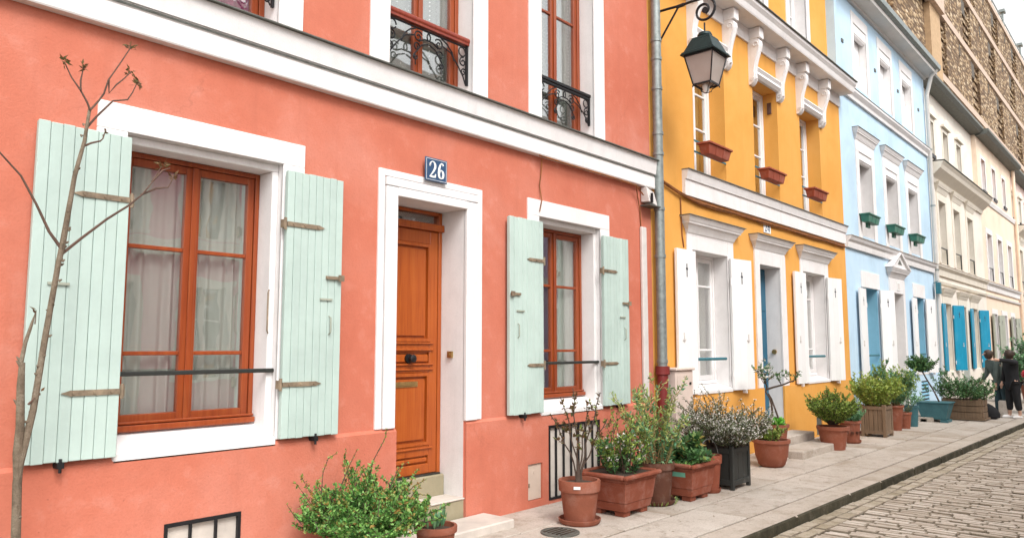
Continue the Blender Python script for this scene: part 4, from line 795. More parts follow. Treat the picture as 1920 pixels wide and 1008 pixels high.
# ------------------------------------------------------------------ light blue house
B0, B1 = 16.05, 23.6
blu = thing('blue_house', (B0, 0, 0), 'pale blue house with white shutters and a small pediment over its door', 'house')
BG1 = (17.1, 18.13, 0.95, 2.87); BGD = (19.28, 20.15, 0.0, 2.87); BG2 = (21.3, 22.22, 0.95, 2.87)
BU = [(17.2, 18.12, 4.0, 5.85), (19.22, 20.2, 4.0, 5.85), (21.2, 22.15, 4.0, 5.85)]; BT = [(17.25, 18.17, 7.35, 8.8), (19.2, 20.15, 7.35, 8.8), (21.15, 22.1, 7.35, 8.8)]
m = MB(); wall_grid(m, B0, B1, -0.2, 9.5, 0, 0.42, [(*BG1, 3), (*BGD, 2), (*BG2, 3)] + [(*h, 2) for h in BU + BT]); shell(m, B0, B1, 0.42, 7.5, -0.2, 9.5); m.build('wall', ['blue', 'room', 'white_render', 'teal_reveal'], blu)
m = MB(); wall_grid(m, B0, BGD[0], -0.05, 0.90, -0.03, 0.0, []); wall_grid(m, BGD[1], B1, -0.05, 0.90, -0.03, 0.0, [(21.45, 22.2, 0.0, 0.74, 0)]); m.build('plinth', 'blue', blu)
m = MB(); m.box(21.45, 22.2, -0.012, -0.005, 0.0, 0.74); cg = m.build('cellar_grating', 'dark_green_iron', blu)
for k in range(8): MB().hexa([(21.46, -0.03, 0.02 + k * 0.09), (22.19, -0.03, 0.02 + k * 0.09), (22.19, -0.013, 0.04 + k * 0.09), (21.46, -0.013, 0.04 + k * 0.09), (21.46, -0.03, 0.045 + k * 0.09), (22.19, -0.03, 0.045 + k * 0.09), (22.19, -0.013, 0.065 + k * 0.09), (21.46, -0.013, 0.065 + k * 0.09)]).build('louvre', 'teal_reveal', cg)
for (a, b, c, d), an in ((BG1, 22), (BG2, 14)):
    MB().box(a - 0.12, b + 0.14, -0.025, 0.005, d, d + 0.35).build('lintel', 'white_render', blu, bevel=0.005); MB().box(a - 0.1, b + 0.1, -0.04, 0.1, c - 0.05, c).build('sill', 'white_render', blu)
    casement(blu, a + 0.003, b - 0.003, c, d, 0.26, 'white_trim', bars=(0.5,)); MB().tube([(a, 0.02, 1.42), (b - 0.02, 0.02, 1.42)], 0.022, 8).build('guard_bar', 'teal_iron', blu)
    panel_shutter(blu, a - 0.03, -1, 0.93, 2.83, 0.49, 'white_shutter', ang=R(3)); panel_shutter(blu, b + 0.0, 1, 0.93, 2.86, 0.47, 'white_shutter', ang=R(-an))
m = MB(); m.box(19.05, BGD[0], -0.04, 0.005, 0.0, 3.2); m.box(BGD[1], 20.32, -0.04, 0.005, 0.0, 3.2); m.box(BGD[0], BGD[1], -0.04, 0.005, BGD[3], 3.2); m.build('door_surround', 'white_render', blu, bevel=0.005)
m = MB(); head_moulding(m, 19.05, 20.32, 3.2, 3.45, 0.16); m.prism_y([(18.9, 3.451), (20.48, 3.451), (19.69, 3.80)], -0.11, 0.0); m.build('pediment', 'white_render', blu)
m = MB(); m.hexa([(18.85, -0.16, 3.455), (18.95, -0.16, 3.455), (18.95, 0, 3.455), (18.85, 0, 3.455), (19.66, -0.16, 3.80), (19.69, -0.16, 3.85), (19.69, 0, 3.85), (19.66, 0, 3.80)]); m.hexa([(20.43, -0.16, 3.455), (20.53, -0.16, 3.455), (20.53, 0, 3.455), (20.43, 0, 3.455), (19.695, -0.16, 3.80), (19.70, -0.16, 3.85), (19.70, 0, 3.85), (19.695, 0, 3.80)]); m.build('pediment_rake', 'white_render', blu)
MB().prism_y([(19.5, 3.55), (19.88, 3.55), (19.69, 3.68)], -0.114, -0.111).build('pediment_triangle', 'dark_zinc', blu)
MB().box(19.29, 20.14, 0.34, 0.39, 0.2, 2.86).build('door', 'soffit', blu)
MB().box(19.1, 20.4, -0.35, 0.0, -0.05, 0.2).build('step', 'slab', blu, bevel=0.01); MB().box(18.3, 20.7, -0.95, -0.355, -0.05, 0.10).build('step', 'slab', blu, bevel=0.01)
pl = thing('number_plaque', (19.7, 0, 3.0), 'small plaque over the doorway of the pale blue house', 'house number'); MB().box(19.6, 19.84, -0.052, -0.041, 2.94, 3.14).build('plate', 'enamel_white', pl); MB().box(19.63, 19.81, -0.054, -0.0525, 2.965, 3.115).build('face', 'grey_plastic', pl)
m = MB(); m.prism_x([(0.005, 3.64), (-0.05, 3.64), (-0.06, 3.72), (-0.06, 3.76), (-0.10, 3.80), (-0.13, 3.87), (0.005, 3.87)], B0 + 0.03, B1 - 0.1); m.build('string_course', 'white_render', blu); MB().box(B0 + 0.03, B1 - 0.1, -0.14, 0, 3.871, 3.882).build('flashing', 'strap_iron', blu)
m = MB(); m.prism_x([(0.005, 6.93), (-0.05, 6.93), (-0.06, 7.0), (-0.12, 7.08), (-0.12, 7.13), (0.005, 7.13)], B0 + 0.03, B1); m.build('string_course', 'white_render', blu); MB().box(B0 + 0.03, B1, -0.13, 0, 7.131, 7.142).build('flashing', 'dark_zinc', blu)
for a, b, c, d in BU:
    surround(a, b, c - 0.1, d, 0.2, 0.22, 0.025).build('window_surround', 'white_render', blu, bevel=0.005); m = MB(); head_moulding(m, a - 0.2, b + 0.2, d + 0.221, d + 0.47, 0.13); m.build('window_head', 'white_render', blu); MB().box(a - 0.34, b + 0.34, -0.14, 0, d + 0.471, d + 0.482).build('flashing', 'dark_zinc', blu)
    m = MB(); m.box(a + 0.002, b - 0.002, -0.005, 0.12, d - 0.16, d - 0.002); m.tube([(a + 0.01, 0.06, d - 0.17), (b - 0.01, 0.06, d - 0.17)], 0.05, 10); m.build('blind_box', 'white_trim', blu)
    casement(blu, a + 0.003, b - 0.003, c, d - 0.16, 0.26, 'white_trim', bars=(0.45,), sw=0.05)
for i, (a, b) in enumerate(((17.02, 17.82), (19.0, 19.85), (20.98, 21.82))): window_box(a, b, -0.22, -0.04, 4.27, 4.45, 'green_plastic', 'green plastic window box on the %s upper window of the pale blue house' % ['left', 'middle', 'right'][i], 'green window boxes', bracket='green_plastic')
for a, b, c, d in BT:
    surround(a, b, c - 0.08, d, 0.14, 0.25, 0.02).build('window_surround', 'white_render', blu, bevel=0.005)
    m = MB(); m.box(a + 0.002, b - 0.002, 0.0, 0.14, d - 0.2, d - 0.002); m.tube([(a + 0.01, 0.06, d - 0.21), (b - 0.01, 0.06, d - 0.21)], 0.05, 10); m.build('blind_box', 'white_trim', blu)
    m = MB()
    m.box(a + 0.01, b - 0.01, 0.16, 0.18, c, d - 0.2); s_ = m.build('roller_blind', 'white_shutter', blu)
    MB().box(a + 0.003, b - 0.003, 0.02, 0.16, c, c + 0.55).build('window_guard', 'white_trim', blu)
for x_ in (16.4, 18.75, 20.7, 22.75): MB().box(x_, x_ + 0.12, -0.02, 0.0, 8.1, 8.17).build('anchor_plate', 'dark_zinc', blu)
m = MB(); m.prism_x([(0.005, 9.20), (-0.06, 9.20), (-0.08, 9.24), (-0.36, 9.26), (-0.37, 9.34), (0.005, 9.34)], B0, B1); m.build('eave', 'soffit', blu)
m = MB(); m.prism_x([(0.1, 9.342), (-0.40, 9.342), (-0.46, 9.38), (-0.47, 9.50), (0.1, 9.52)], B0, B1); m.build('gutter', 'zinc', blu)
m = MB(); m.prism_x([(-0.2, 9.53), (3.75, 11.2), (7.5, 9.53)], B0, B1); m.build('roof', 'dark_zinc', blu)
bp = thing('downpipe', (23.55, -0.1, 0), 'thin pale downpipe at the right edge of the pale blue house', 'downpipe'); MB().tube([(23.5, -0.09, 0.9), (23.5, -0.09, 8.7), (23.4, -0.25, 9.2), (23.4, -0.4, 9.36)], 0.055, 12).build('pipe', 'soffit', bp, True); MB().tube([(23.5, -0.09, 0.0), (23.5, -0.09, 0.9)], 0.06, 12).build('foot', 'soffit', bp, True)
for z_ in (3.7, 5.5, 7.1): MB().tube([(23.5, -0.09, z_), (23.5, -0.09, z_ + 0.05)], 0.065, 12).build('collar', 'zinc', bp)
m = MB(); m.tube([(23.35, -0.02, 3.35), (23.35, -0.14, 3.4)], 0.012, 6); m.box(23.28, 23.42, -0.2, -0.08, 3.05, 3.36); tag(m.build('wall_light', 'teal_iron', None, org=(23.35, 0, 3.05)), 'small teal wall fitting at the right corner of the pale blue house', 'wall lamp')

# ------------------------------------------------------------------ cream, peach and pale pink houses farther down
def far_house(nm, lab, x0, wallm, trim, up, gr, top, setback, mid_corn, heads, shut, door, roofz=9.35, blinds=None):
    x1 = x0 + 7.55; h = thing(nm, (x0, 0, 0), lab, 'house'); sb = setback
    m = MB(); wall_grid(m, x0, x1, -0.2, 6.85, 0, 0.42, [(*q, 2) for q in gr + up + [door]]); wall_grid(m, x0, x1, 6.85, roofz + 0.1, sb, sb + 0.42, [(*q, 2) for q in top]); shell(m, x0, x1, 0.42 + sb, 7.5, -0.2, roofz + 0.1); m.build('wall', [wallm, 'room', trim], h)
    m = MB(); wall_grid(m, x0, door[0], -0.05, 0.9, -0.03, 0, []); wall_grid(m, door[1], x1, -0.05, 0.9, -0.03, 0, []); m.build('plinth', wallm, h)
    for i, (a, b, c, d) in enumerate(up):
        surround(a, b, c, d, 0.17, 0.2, 0.03).build('window_surround', trim, h, bevel=0.005); casement(h, a + 0.003, b - 0.003, c, d, 0.24, 'white_trim', bars=(0.6,))
        if heads: m = MB(); head_moulding(m, a - 0.17, b + 0.17, d + 0.2, d + 0.5, 0.14); m.build('window_head', trim, h)
        m = MB(); m.box(a, b, -0.02, 0.01, c + 0.45, c + 0.475); m.box(a + 0.05, a + 0.07, -0.02, 0.01, c + 0.02, c + 0.45); m.box(b - 0.07, b - 0.05, -0.02, 0.01, c + 0.02, c + 0.45); m.build('window_railing', 'black_iron', h)
        if blinds: MB().box(a + 0.06, b - 0.06, 0.15, 0.17, d - 0.35, d - 0.01).build('blind', blinds, h)
    for i, (a, b, c, d) in enumerate(top):
        surround(a, b, c, d, 0.12, 0.12, 0.02, y=sb).build('window_surround', trim, h); casement(h, a + 0.003, b - 0.003, c, d, sb + 0.22, 'white_trim', bars=(0.5,)); MB().box(a + 0.02, b - 0.02, sb - 0.06, sb + 0.0, c + 0.02, c + 0.12).build('window_guard', 'black_iron', h)
        if heads:
            m = MB(); xm = (a + b) / 2; m.prism_y([(a - 0.16, d + 0.13), (b + 0.16, d + 0.13), (b + 0.16, d + 0.2), (xm + 0.12, d + 0.42), (xm - 0.12, d + 0.42), (a - 0.16, d + 0.2)], sb - 0.1, sb); m.build('window_head', trim, h)
        if blinds: MB().box(a + 0.06, b - 0.06, sb + 0.15, sb + 0.17, d - 0.7, d - 0.01).build('blind', blinds, h)
    for a, b, c, d in gr:
        surround(a, b, c, d, 0.14, 0.18, 0.02).build('window_surround', trim, h); casement(h, a + 0.003, b - 0.003, c, d, 0.24, 'white_trim', bars=(0.5,))
        if heads: m = MB(); head_moulding(m, a - 0.14, b + 0.14, d + 0.18, d + 0.42, 0.13); m.build('window_head', trim, h)
        panel_shutter(h, a - 0.04, -1, c, d - 0.03, 0.48, shut[0], ang=R(shut[1]), slot=True); panel_shutter(h, b + 0.03, 1, c, d - 0.03, 0.48, shut[0], ang=R(-shut[2]), slot=True)
    a, b, c, d = door; surround(a, b, 0.9, d, 0.16, 0.18, 0.025).build('door_surround', trim, h); MB().box(a + 0.003, b - 0.003, 0.3, 0.36, 0.2, d - 0.01).build('door', shut[0] if heads else 'white_trim', h); MB().box(a - 0.15, b + 0.15, -0.4, 0.3, -0.05, 0.2).build('step', 'slab', h)
    if heads: m = MB(); head_moulding(m, a - 0.16, b + 0.16, d + 0.18, d + 0.42, 0.13); m.build('door_head', trim, h)
    m = MB(); m.prism_x([(0.005, 3.62), (-0.05, 3.62), (-0.06, 3.78), (-0.13, 3.86), (-0.13, 3.9), (0.005, 3.9)], x0 + 0.05, x1 - 0.05); m.build('string_course', trim, h); MB().prism_x([(0.005, 3.38), (-0.05, 3.38), (-0.07, 3.45), (0.005, 3.47)], x0 + 0.05, x1 - 0.05).build('string_course', trim, h)
    MB().box(x0 + 0.05, x1 - 0.05, -0.14, 0, 3.901, 3.915).build('flashing', 'strap_iron', h)
    if mid_corn: m = MB(); m.prism_x([(0.005, 6.3), (-0.05, 6.3), (-0.08, 6.42), (-0.30, 6.62), (-0.34, 6.72), (-0.40, 6.80), (sb, 6.82)], x0 + 0.03, x1 - 0.03); m.build('cornice', trim, h); MB().prism_x([(sb, 6.851), (-0.42, 6.822), (-0.42, 6.835), (sb, 6.87)], x0 + 0.03, x1 - 0.03).build('flashing', 'dark_zinc', h)
    else: m = MB(); m.prism_x([(0.005, 6.85), (-0.04, 6.85), (-0.08, 6.98), (-0.08, 7.02), (0.005, 7.02)], x0 + 0.03, x1 - 0.03); m.build('cornice', 'white_render', h)
    m = MB(); m.prism_x([(sb + 0.005, roofz - 0.12), (sb - 0.04, roofz - 0.12), (sb - 0.33, roofz - 0.1), (sb - 0.42, roofz), (sb - 0.42, roofz + 0.09), (sb + 0.1, roofz + 0.11)], x0, x1); m.build('gutter', 'dark_zinc', h)
    m = MB(); m.prism_x([(sb - 0.2, roofz + 0.12), (3.75, 11.0), (7.5, roofz + 0.12)], x0, x1); m.build('roof', 'dark_zinc', h)
    return h
C0 = 23.6
far_house('cream_house', 'off-white cream house with bright teal shutters and deep moulded cornice', C0, 'cream', 'cream_trim', [(24.5, 25.4, 4.0, 5.85), (26.45, 27.35, 4.0, 5.85), (28.5, 29.4, 4.0, 5.85)], [(24.5, 25.42, 0.92, 2.85), (28.4, 29.38, 0.92, 2.85)], [(24.6, 25.3, 7.2, 8.35), (26.5, 27.2, 7.2, 8.35), (28.45, 29.15, 7.2, 8.35)], 0.17, True, True, ('teal_shutter', 3, 24), (26.6, 27.5, 0, 2.85))
far_house('peach_house', 'pale peach house with grey-green shutters beyond the cream house', 31.15, 'peach', 'white_render', [(31.95, 32.85, 4.0, 5.72), (34.1, 35.0, 4.0, 5.72), (36.4, 37.3, 4.0, 5.72)], [(32.2, 33.05, 0.92, 2.8), (36.2, 37.0, 0.92, 2.8)], [(31.85, 32.6, 7.2, 8.5), (33.95, 34.7, 7.2, 8.5), (36.2, 36.95, 7.2, 8.5)], 0.02, False, False, ('greygreen', 4, 12), (34.2, 35.1, 0, 2.8), 9.3, 'orange_blind')
h = far_house('pale_pink_house', 'pale pink house at the right edge beyond the peach house', 38.7, 'palepink', 'cream_trim', [(39.55, 40.45, 4.0, 5.85), (41.6, 42.5, 4.0, 5.85), (43.7, 44.6, 4.0, 5.85)], [(39.8, 40.65, 0.92, 2.85), (43.8, 44.65, 0.92, 2.85)], [(39.7, 40.4, 7.2, 8.35), (41.6, 42.3, 7.2, 8.35), (43.5, 44.2, 7.2, 8.35)], 0.17, True, True, ('red_panel', 8, 8), (41.7, 42.6, 0, 2.85), 9.3)
pd = thing('downpipe', (38.7, -0.1, 0), 'cream downpipe between the peach and the pale pink house', 'downpipe'); MB().tube([(38.6, -0.09, 0), (38.6, -0.09, 9.2)], 0.07, 10).build('pipe', 'peach', pd, True); MB().box(38.5, 38.7, -0.2, 0, 9.2, 9.35).build('hopper', 'dark_zinc', pd)

# ------------------------------------------------------------------ tall brown pebble-faced building behind the houses
br = thing('pebble_tower_block', (60, 8, 0), 'tall brown apartment block faced in pebble panels behind the houses', 'building')
QY = 8.0; LV = [12.0, 17.5, 23.0, 28.6, 33.7]; TOP = 38.3
MB().box(40, 150, QY + 1.2, QY + 14, -0.3, TOP - 0.5).build('core', 'tan_concrete', br)
for i, z in enumerate(LV):
    a = 62.0 if i != 2 else 56.0
    MB().box(a, 150, QY - 0.35, QY + 1.2, z - 0.30, z + 0.30).build('floor_band', 'pink_concrete', br)
MB().box(40, 53.3, QY + 0.2, QY + 1.2, 8, TOP - 4).build('side_wall', 'pink_concrete', br)
MB().box(53.3, 61.9, QY - 0.2, QY + 1.2, 8, 28.15).build('pebble_panel', 'pebble_panel', br); MB().box(53.3, 61.9, QY - 0.2, QY + 1.2, 28.2, TOP).build('pebble_panel', 'pebble_panel', br)
MB().box(61.91, 65.2, QY - 0.6, QY + 1.2, 8, 27.5).build('pilaster', 'tan_concrete', br); MB().box(55.5, 65.3, QY - 0.95, QY - 0.36, 27.51, 29.03).build('ledge', 'pink_concrete', br)
bays = [65.4, 79.5, 92.5, 105.5, 118.5, 131.5, 144]
for j in range(len(LV)):
    z0_ = LV[j] + 0.305; z1_ = (LV[j + 1] if j + 1 < len(LV) else TOP - 0.32) - 0.305
    off = 0 if j % 2 == 0 else -3.0
    for i in range(len(bays) - 1):
        a, b = bays[i] + off, bays[i + 1] + off
        if a < 62.1: a = 62.1
        s1 = a + 3.4
        # ribbed recess with small dark openings, then the broad panel
        rc = MB().box(a, s1, QY + 0.55, QY + 1.19, z0_, z1_).build('recess', 'pebble_panel', br)
        n = 12
        for k in range(n): zz = z0_ + (z1_ - z0_) * (k + 0.15) / n; MB().box(a + 0.05, s1 - 0.05, QY - 0.12 + 0.1 * (k % 2), QY + 0.545, zz, zz + (z1_ - z0_) / n * 0.72).build('rib', 'pebble_panel', rc)
        MB().box(a + 0.05, a + 1.5, QY - 0.2, QY - 0.13, z1_ - 1.6, z1_ - 0.2).build('window', 'room', br)
        MB().box(s1, (s1 + b) / 2 - 0.25, QY - 0.28, QY + 1.19, z0_, z1_).build('pebble_panel', 'pebble_panel', br)
        MB().box((s1 + b) / 2 - 0.25, (s1 + b) / 2 + 0.25, QY + 0.2, QY + 1.19, z0_, z1_).build('groove', 'tan_concrete', br)
        MB().box((s1 + b) / 2 + 0.25, b, QY - 0.22, QY + 1.19, z0_, z1_).build('pebble_panel', 'pebble_panel', br)
        MB().box((s1 + b) / 2 - 0.2, (s1 + b) / 2 + 0.2, QY - 0.3, QY + 0.19, z1_ - 1.3, z1_ - 0.3).build('window', 'room', br)
MB().box(62, 150, QY - 0.4, QY + 2, TOP - 0.62, TOP).build('parapet', 'pink_concrete', br)
MB().tube([(70, QY - 0.2, TOP + 0.9), (150, QY - 0.2, TOP + 0.9)], 0.06, 6).build('rail', 'zinc', br)
for k in range(21): MB().tube([(70 + k * 4, QY - 0.2, TOP), (70 + k * 4, QY - 0.2, TOP + 0.9)], 0.05, 5).build('rail_post', 'zinc', br)
for x_ in (101, 114, 127): MB().tube([(x_, QY - 0.2, TOP), (x_, QY - 0.2, TOP + 2.0)], 0.12, 6).build('vent_pipe', 'zinc', br); MB().box(x_ - 0.5, x_ + 0.5, QY - 0.5, QY + 0.1, TOP + 1.8, TOP + 2.1).build('vent_hood', 'zinc', br)

# ------------------------------------------------------------------ houses across the street, seen reflected in the panes
OY = -10.5
def opposite(x0, matn, lab):
    t = thing('opposite_house', (x0, OY, 0), lab, 'house', 'houses across the street'); x1 = x0 + 7.55; holes = []
    for a in (x0 + 1.2, x0 + 3.3, x0 + 5.3): holes += [(a, a + 1.0, 4.0, 6.2, 2), (a, a + 1.0, 7.3, 8.8, 2)] + ([(a, a + 1.0, 0.95, 2.9, 2)] if abs(a - x0 - 3.3) > 0.1 else [(a, a + 0.9, 0.0, 2.9, 2)])
    m = MB(); m.xf = lambda p: Vector((p.x, OY - p.y, p.z)); wall_grid(m, x0, x1, -0.2, 9.5, 0, 0.4, holes); m.box(x0, x1, 0.6, 7, -0.2, 9.5, 1); m.build('wall', [matn, 'room', 'white_render'], t)
    for a, b, c, d, _ in holes:
        q = MB(); q.xf = m.xf; surround(a, b, c, d, 0.18, 0.2, 0.03, q); q.box(a - 0.2, b + 0.2, -0.06, 0.0, c - 0.06, c); q.build('window_surround', 'white_render', t)
        q = MB(); q.xf = m.xf; q.box(a, a + 0.08, 0.2, 0.26, c, d); q.box(b - 0.08, b, 0.2, 0.26, c, d); q.box((a + b) / 2 - 0.05, (a + b) / 2 + 0.05, 0.2, 0.26, c, d); q.box(a, b, 0.205, 0.255, c + (d - c) * 0.6, c + (d - c) * 0.6 + 0.04); q.build('window', 'white_trim', t)
        q = MB(); q.xf = m.xf; q.box(a, b, 0.27, 0.28, c, d); q.build('pane', 'glass', t)
    for z in (3.6, 6.75, 9.2): q = MB(); q.xf = m.xf; q.box(x0, x1, -0.14, 0.0, z, z + 0.3); q.build('string_course', 'white_render', t)
    return t
opposite(2.3, 'rosepink', 'rose pink house reflected in the big mint shuttered window')
for i, (mm, lab) in enumerate((('cream', 'cream house across the street from the coral house'), ('lilac', 'lilac house across the street from the yellow house'), ('palepink', 'pale pink house across the street from the pale blue house'), ('peach', 'peach house across the street from the cream house'))): opposite(9.85 + i * 7.55, mm, lab)
m = MB(); wall_grid(m, -6.65, 0.898, -0.2, 9.5, 0.0, 0.42, []); m.box(-6.65, 0.898, 0.43, 7.5, -0.2, 9.5); tag(m.build('neighbour_house', 'palegreen', None, org=(-3, 0, 0)), 'plain house adjoining the coral house on its left', 'house')

# ------------------------------------------------------------------ pots and plants
def rv(r, s=1.0): return Vector((r.uniform(-s, s), r.uniform(-s, s), r.uniform(-s, s)))
def shoots(r, base, n, h, spread, curve=0.5, jit=0.04, br=0.05, steps=8, up=0.25, side=2, side_len=0.4, gravity=0.0):
    """stems that start in a patch, lean outwards and bend, with side shoots"""
    out = []
    for _ in range(n):
        a = r.uniform(0, 6.283); q = math.sqrt(r.random()); hh = h * r.uniform(0.6, 1.0) * (1 - 0.25 * q)
        p = Vector(base) + Vector((math.cos(a) * br * q, math.sin(a) * br * q, 0)); d = Vector((math.cos(a) * spread * q, math.sin(a) * spread * q, 1)).normalized()
        pts = [p.copy()]; L = hh / steps
        for i in range(steps):
            d = (d + rv(r, jit * 3) + Vector((math.cos(a), math.sin(a), 0)) * curve * 0.12 * q + Vector((0, 0, up * 0.1 - gravity * 0.1 * i / steps))).normalized(); p = p + d * L; pts.append(p.copy())
        out.append(pts)
        for _k in range(side):
            i = r.randint(steps // 3, steps - 1); p2 = pts[i].copy(); b = r.uniform(0, 6.283); d2 = (d + Vector((math.cos(b), math.sin(b), r.uniform(-0.1, 0.7)))).normalized(); sp = [p2.copy()]; L2 = hh * side_len * r.uniform(0.5, 1) / 5
            for _j in range(5): d2 = (d2 + rv(r, jit * 4) + Vector((0, 0, 0.08 - gravity * 0.08))).normalized(); p2 = p2 + d2 * L2; sp.append(p2.copy())
            out.append(sp)
    return out
def leaves_on(m, r, polys, per_m, L, w, start=0.15, mi=0, spread=1.0, tipmi=None, tip=0.8):
    for pts in polys:
        seglen = sum((pts[i + 1] - pts[i]).length for i in range(len(pts) - 1)); n = max(2, int(seglen * per_m * 1.7)); L_ = L * 1.2; w_ = w * 1.25
        for k in range(n):
            t = start + (1 - start) * r.random(); f = t * (len(pts) - 1); i = min(int(f), len(pts) - 2); p = pts[i].lerp(pts[i + 1], f - i); ax = (pts[i + 1] - pts[i]).normalized()
            d = (ax * 0.35 + rv(r, 1.0) * spread + Vector((0, 0, 0.15))).normalized(); s_ = r.uniform(0.6, 1.15)
            m.leaf(p, d, Vector((0, 0, 1)) + rv(r, 0.7), L_ * s_, w_ * s_, tipmi if (tipmi is not None and t > tip and r.random() < 0.75) else mi)
def stems_of(m, polys, r0, r1, seg=5):
    for pts in polys: n = len(pts); m.tube(pts, [r0 + (r1 - r0) * i / (n - 1) for i in range(n)], seg, False)
def round_pot(t, c, rt, h, mat, rb=None, saucer=None, rim=0.05, bowl=False, wob=0.0):
    rb = rb or rt * 0.72; x, y, z = c; m = MB()
    if bowl: prof = [(rb * 0.9, 0.0), (rb * 1.15, 0.03), (rt * 0.86, h * 0.4), (rt * 0.93, h - rim - 0.01), (rt * 0.94, h - rim), (rt * 1.02, h - rim + 0.01), (rt * 1.02, h), (rt * 0.88, h), (rt * 0.85, h - 0.05)]
    else: prof = [(rb, 0.0), (rt * 0.93, h - rim - 0.008), (rt * 0.94, h - rim), (rt * 1.03, h - rim + 0.004), (rt * 1.05, h - 0.006), (rt * 1.03, h), (rt * 0.9, h), (rt * 0.86, h - 0.06)]
    z0 = 0.022 if saucer else 0.0
    m.lathe((x, y, z + z0), prof, 32, wob=wob); pot = m.build('pot', mat, t, True)
    if saucer: q = MB(); q.lathe((x, y, z), [(saucer * 0.85, 0.0), (saucer * 0.97, 0.02), (saucer, 0.05), (saucer * 0.96, 0.052), (saucer * 0.9, 0.022)], 32); q.build('saucer', mat, t, True)
    q = MB(); q.lathe((x, y, z + z0), [(rt * 0.87, h - 0.05), (rt * 0.87, h - 0.035), (rt * 0.5, h - 0.022), (0.01, h - 0.018)], 20, wob=0.02); q.build('soil', 'soil', t, True)
    return pot
def square_pot(t, x0, x1, y0, y1, h, mat, flare=0.055, band=0.28, feet=True):
    z = 0.05; f = flare
    m = MB(); m.frus((x0, x1, y0, y1, z), (x0 - f * band, x1 + f * band, y0 - f * band, y1 + f * band, h * band + 0.02)); m.frus((x0 - f * band - 0.004, x1 + f * band + 0.004, y0 - f * band - 0.004, y1 + f * band + 0.004, h * band + 0.02), (x0 - f * 0.8, x1 + f * 0.8, y0 - f * 0.8, y1 + f * 0.8, h - 0.075)); m.frus((x0 - f * 0.8 - 0.008, x1 + f * 0.8 + 0.008, y0 - f * 0.8 - 0.008, y1 + f * 0.8 + 0.008, h - 0.0745), (x0 - f * 0.9, x1 + f * 0.9, y0 - f * 0.9, y1 + f * 0.9, h - 0.045))
    m.build('pot', mat, t, bevel=0.006)
    a, b, c, d = x0 - f - 0.035, x1 + f + 0.035, y0 - f - 0.035, y1 + f + 0.035; w = 0.05; q = MB()
    q.box(a, b, c, c + w, h - 0.0445, h); q.box(a, b, d - w, d, h - 0.0445, h); q.box(a, a + w, c + w, d - w, h - 0.0445, h); q.box(b - w, b, c + w, d - w, h - 0.0445, h); q.build('rim', mat, t, bevel=0.014)
    if feet:
        for sx, sy in ((x0 + 0.02, y0 + 0.02), (x1 - 0.13, y0 + 0.02), (x0 + 0.02, y1 - 0.13), (x1 - 0.13, y1 - 0.13)): MB().box(sx, sx + 0.11, sy, sy + 0.11, 0.0, 0.0495).build('foot', mat, t, bevel=0.006)
    MB().box(a + w + 0.001, b - w - 0.001, c + w + 0.001, d - w - 0.001, h - 0.044, h - 0.02).build('soil', 'soil', t)
def wood_planter(t, x0, x1, y0, y1, h, mat='planter_wood', boards='v', post=0.06, n=4, rails=True):
    for sx in (x0, x1 - post):
        for sy in (y0, y1 - post): MB().box(sx, sx + post, sy, sy + post, 0.0, h + 0.02).build('post', mat, t, bevel=0.006)
    if boards == 'v':
        for k in range(n):
            for ax in (0, 1):
                if ax == 0: w = (x1 - x0 - 2 * post) / n; a = x0 + post + k * w; q = [(a + 0.003, a + w - 0.003, yy, yy + 0.02) for yy in (y0 + 0.015, y1 - 0.035)]
                else: w = (y1 - y0 - 2 * post) / n; a = y0 + post + k * w; q = [(xx, xx + 0.02, a + 0.003, a + w - 0.003) for xx in (x0 + 0.015, x1 - 0.035)]
                for b in q: MB().box(*b, 0.05, h - 0.01).build('board', mat, t, bevel=0.003)
    else:
        for k in range(n):
            z0_ = 0.05 + (h - 0.05) * k / n; z1_ = 0.05 + (h - 0.05) * (k + 1) / n - 0.012; j = rnd.uniform(-0.006, 0.006)
            for b in ((x0 + 0.005, x1 - 0.005, y0 - 0.021 + j, y0 - 0.001), (x0 + 0.005, x1 - 0.005, y1 + 0.001, y1 + 0.02)): MB().box(*b, z0_, z1_).build('board', mat, t, bevel=0.004)
            for b in ((x0 - 0.021 + j, x0 - 0.001, y0 + 0.002, y1 - 0.002), (x1 + 0.001, x1 + 0.021, y0 + 0.002, y1 - 0.002)): MB().box(*b, z0_, z1_).build('board', mat, t, bevel=0.004)
    if rails and boards == 'v':
        for z0_ in (0.05, h - 0.07):
            for b in ((x0 + post, x1 - post, y0, y0 + 0.0145), (x0 + post, x1 - post, y1 - 0.0145, y1), (x0, x0 + 0.0145, y0 + post, y1 - post), (x1 - 0.0145, x1, y0 + post, y1 - post)): MB().box(*b, z0_, z0_ + 0.06).build('rail', mat, t, bevel=0.003)
    MB().box(x0 + 0.045, x1 - 0.045, y0 + 0.045, y1 - 0.045, h - 0.12, h - 0.06).build('soil', 'soil', t)

GP = 'potted plants along the pavement'
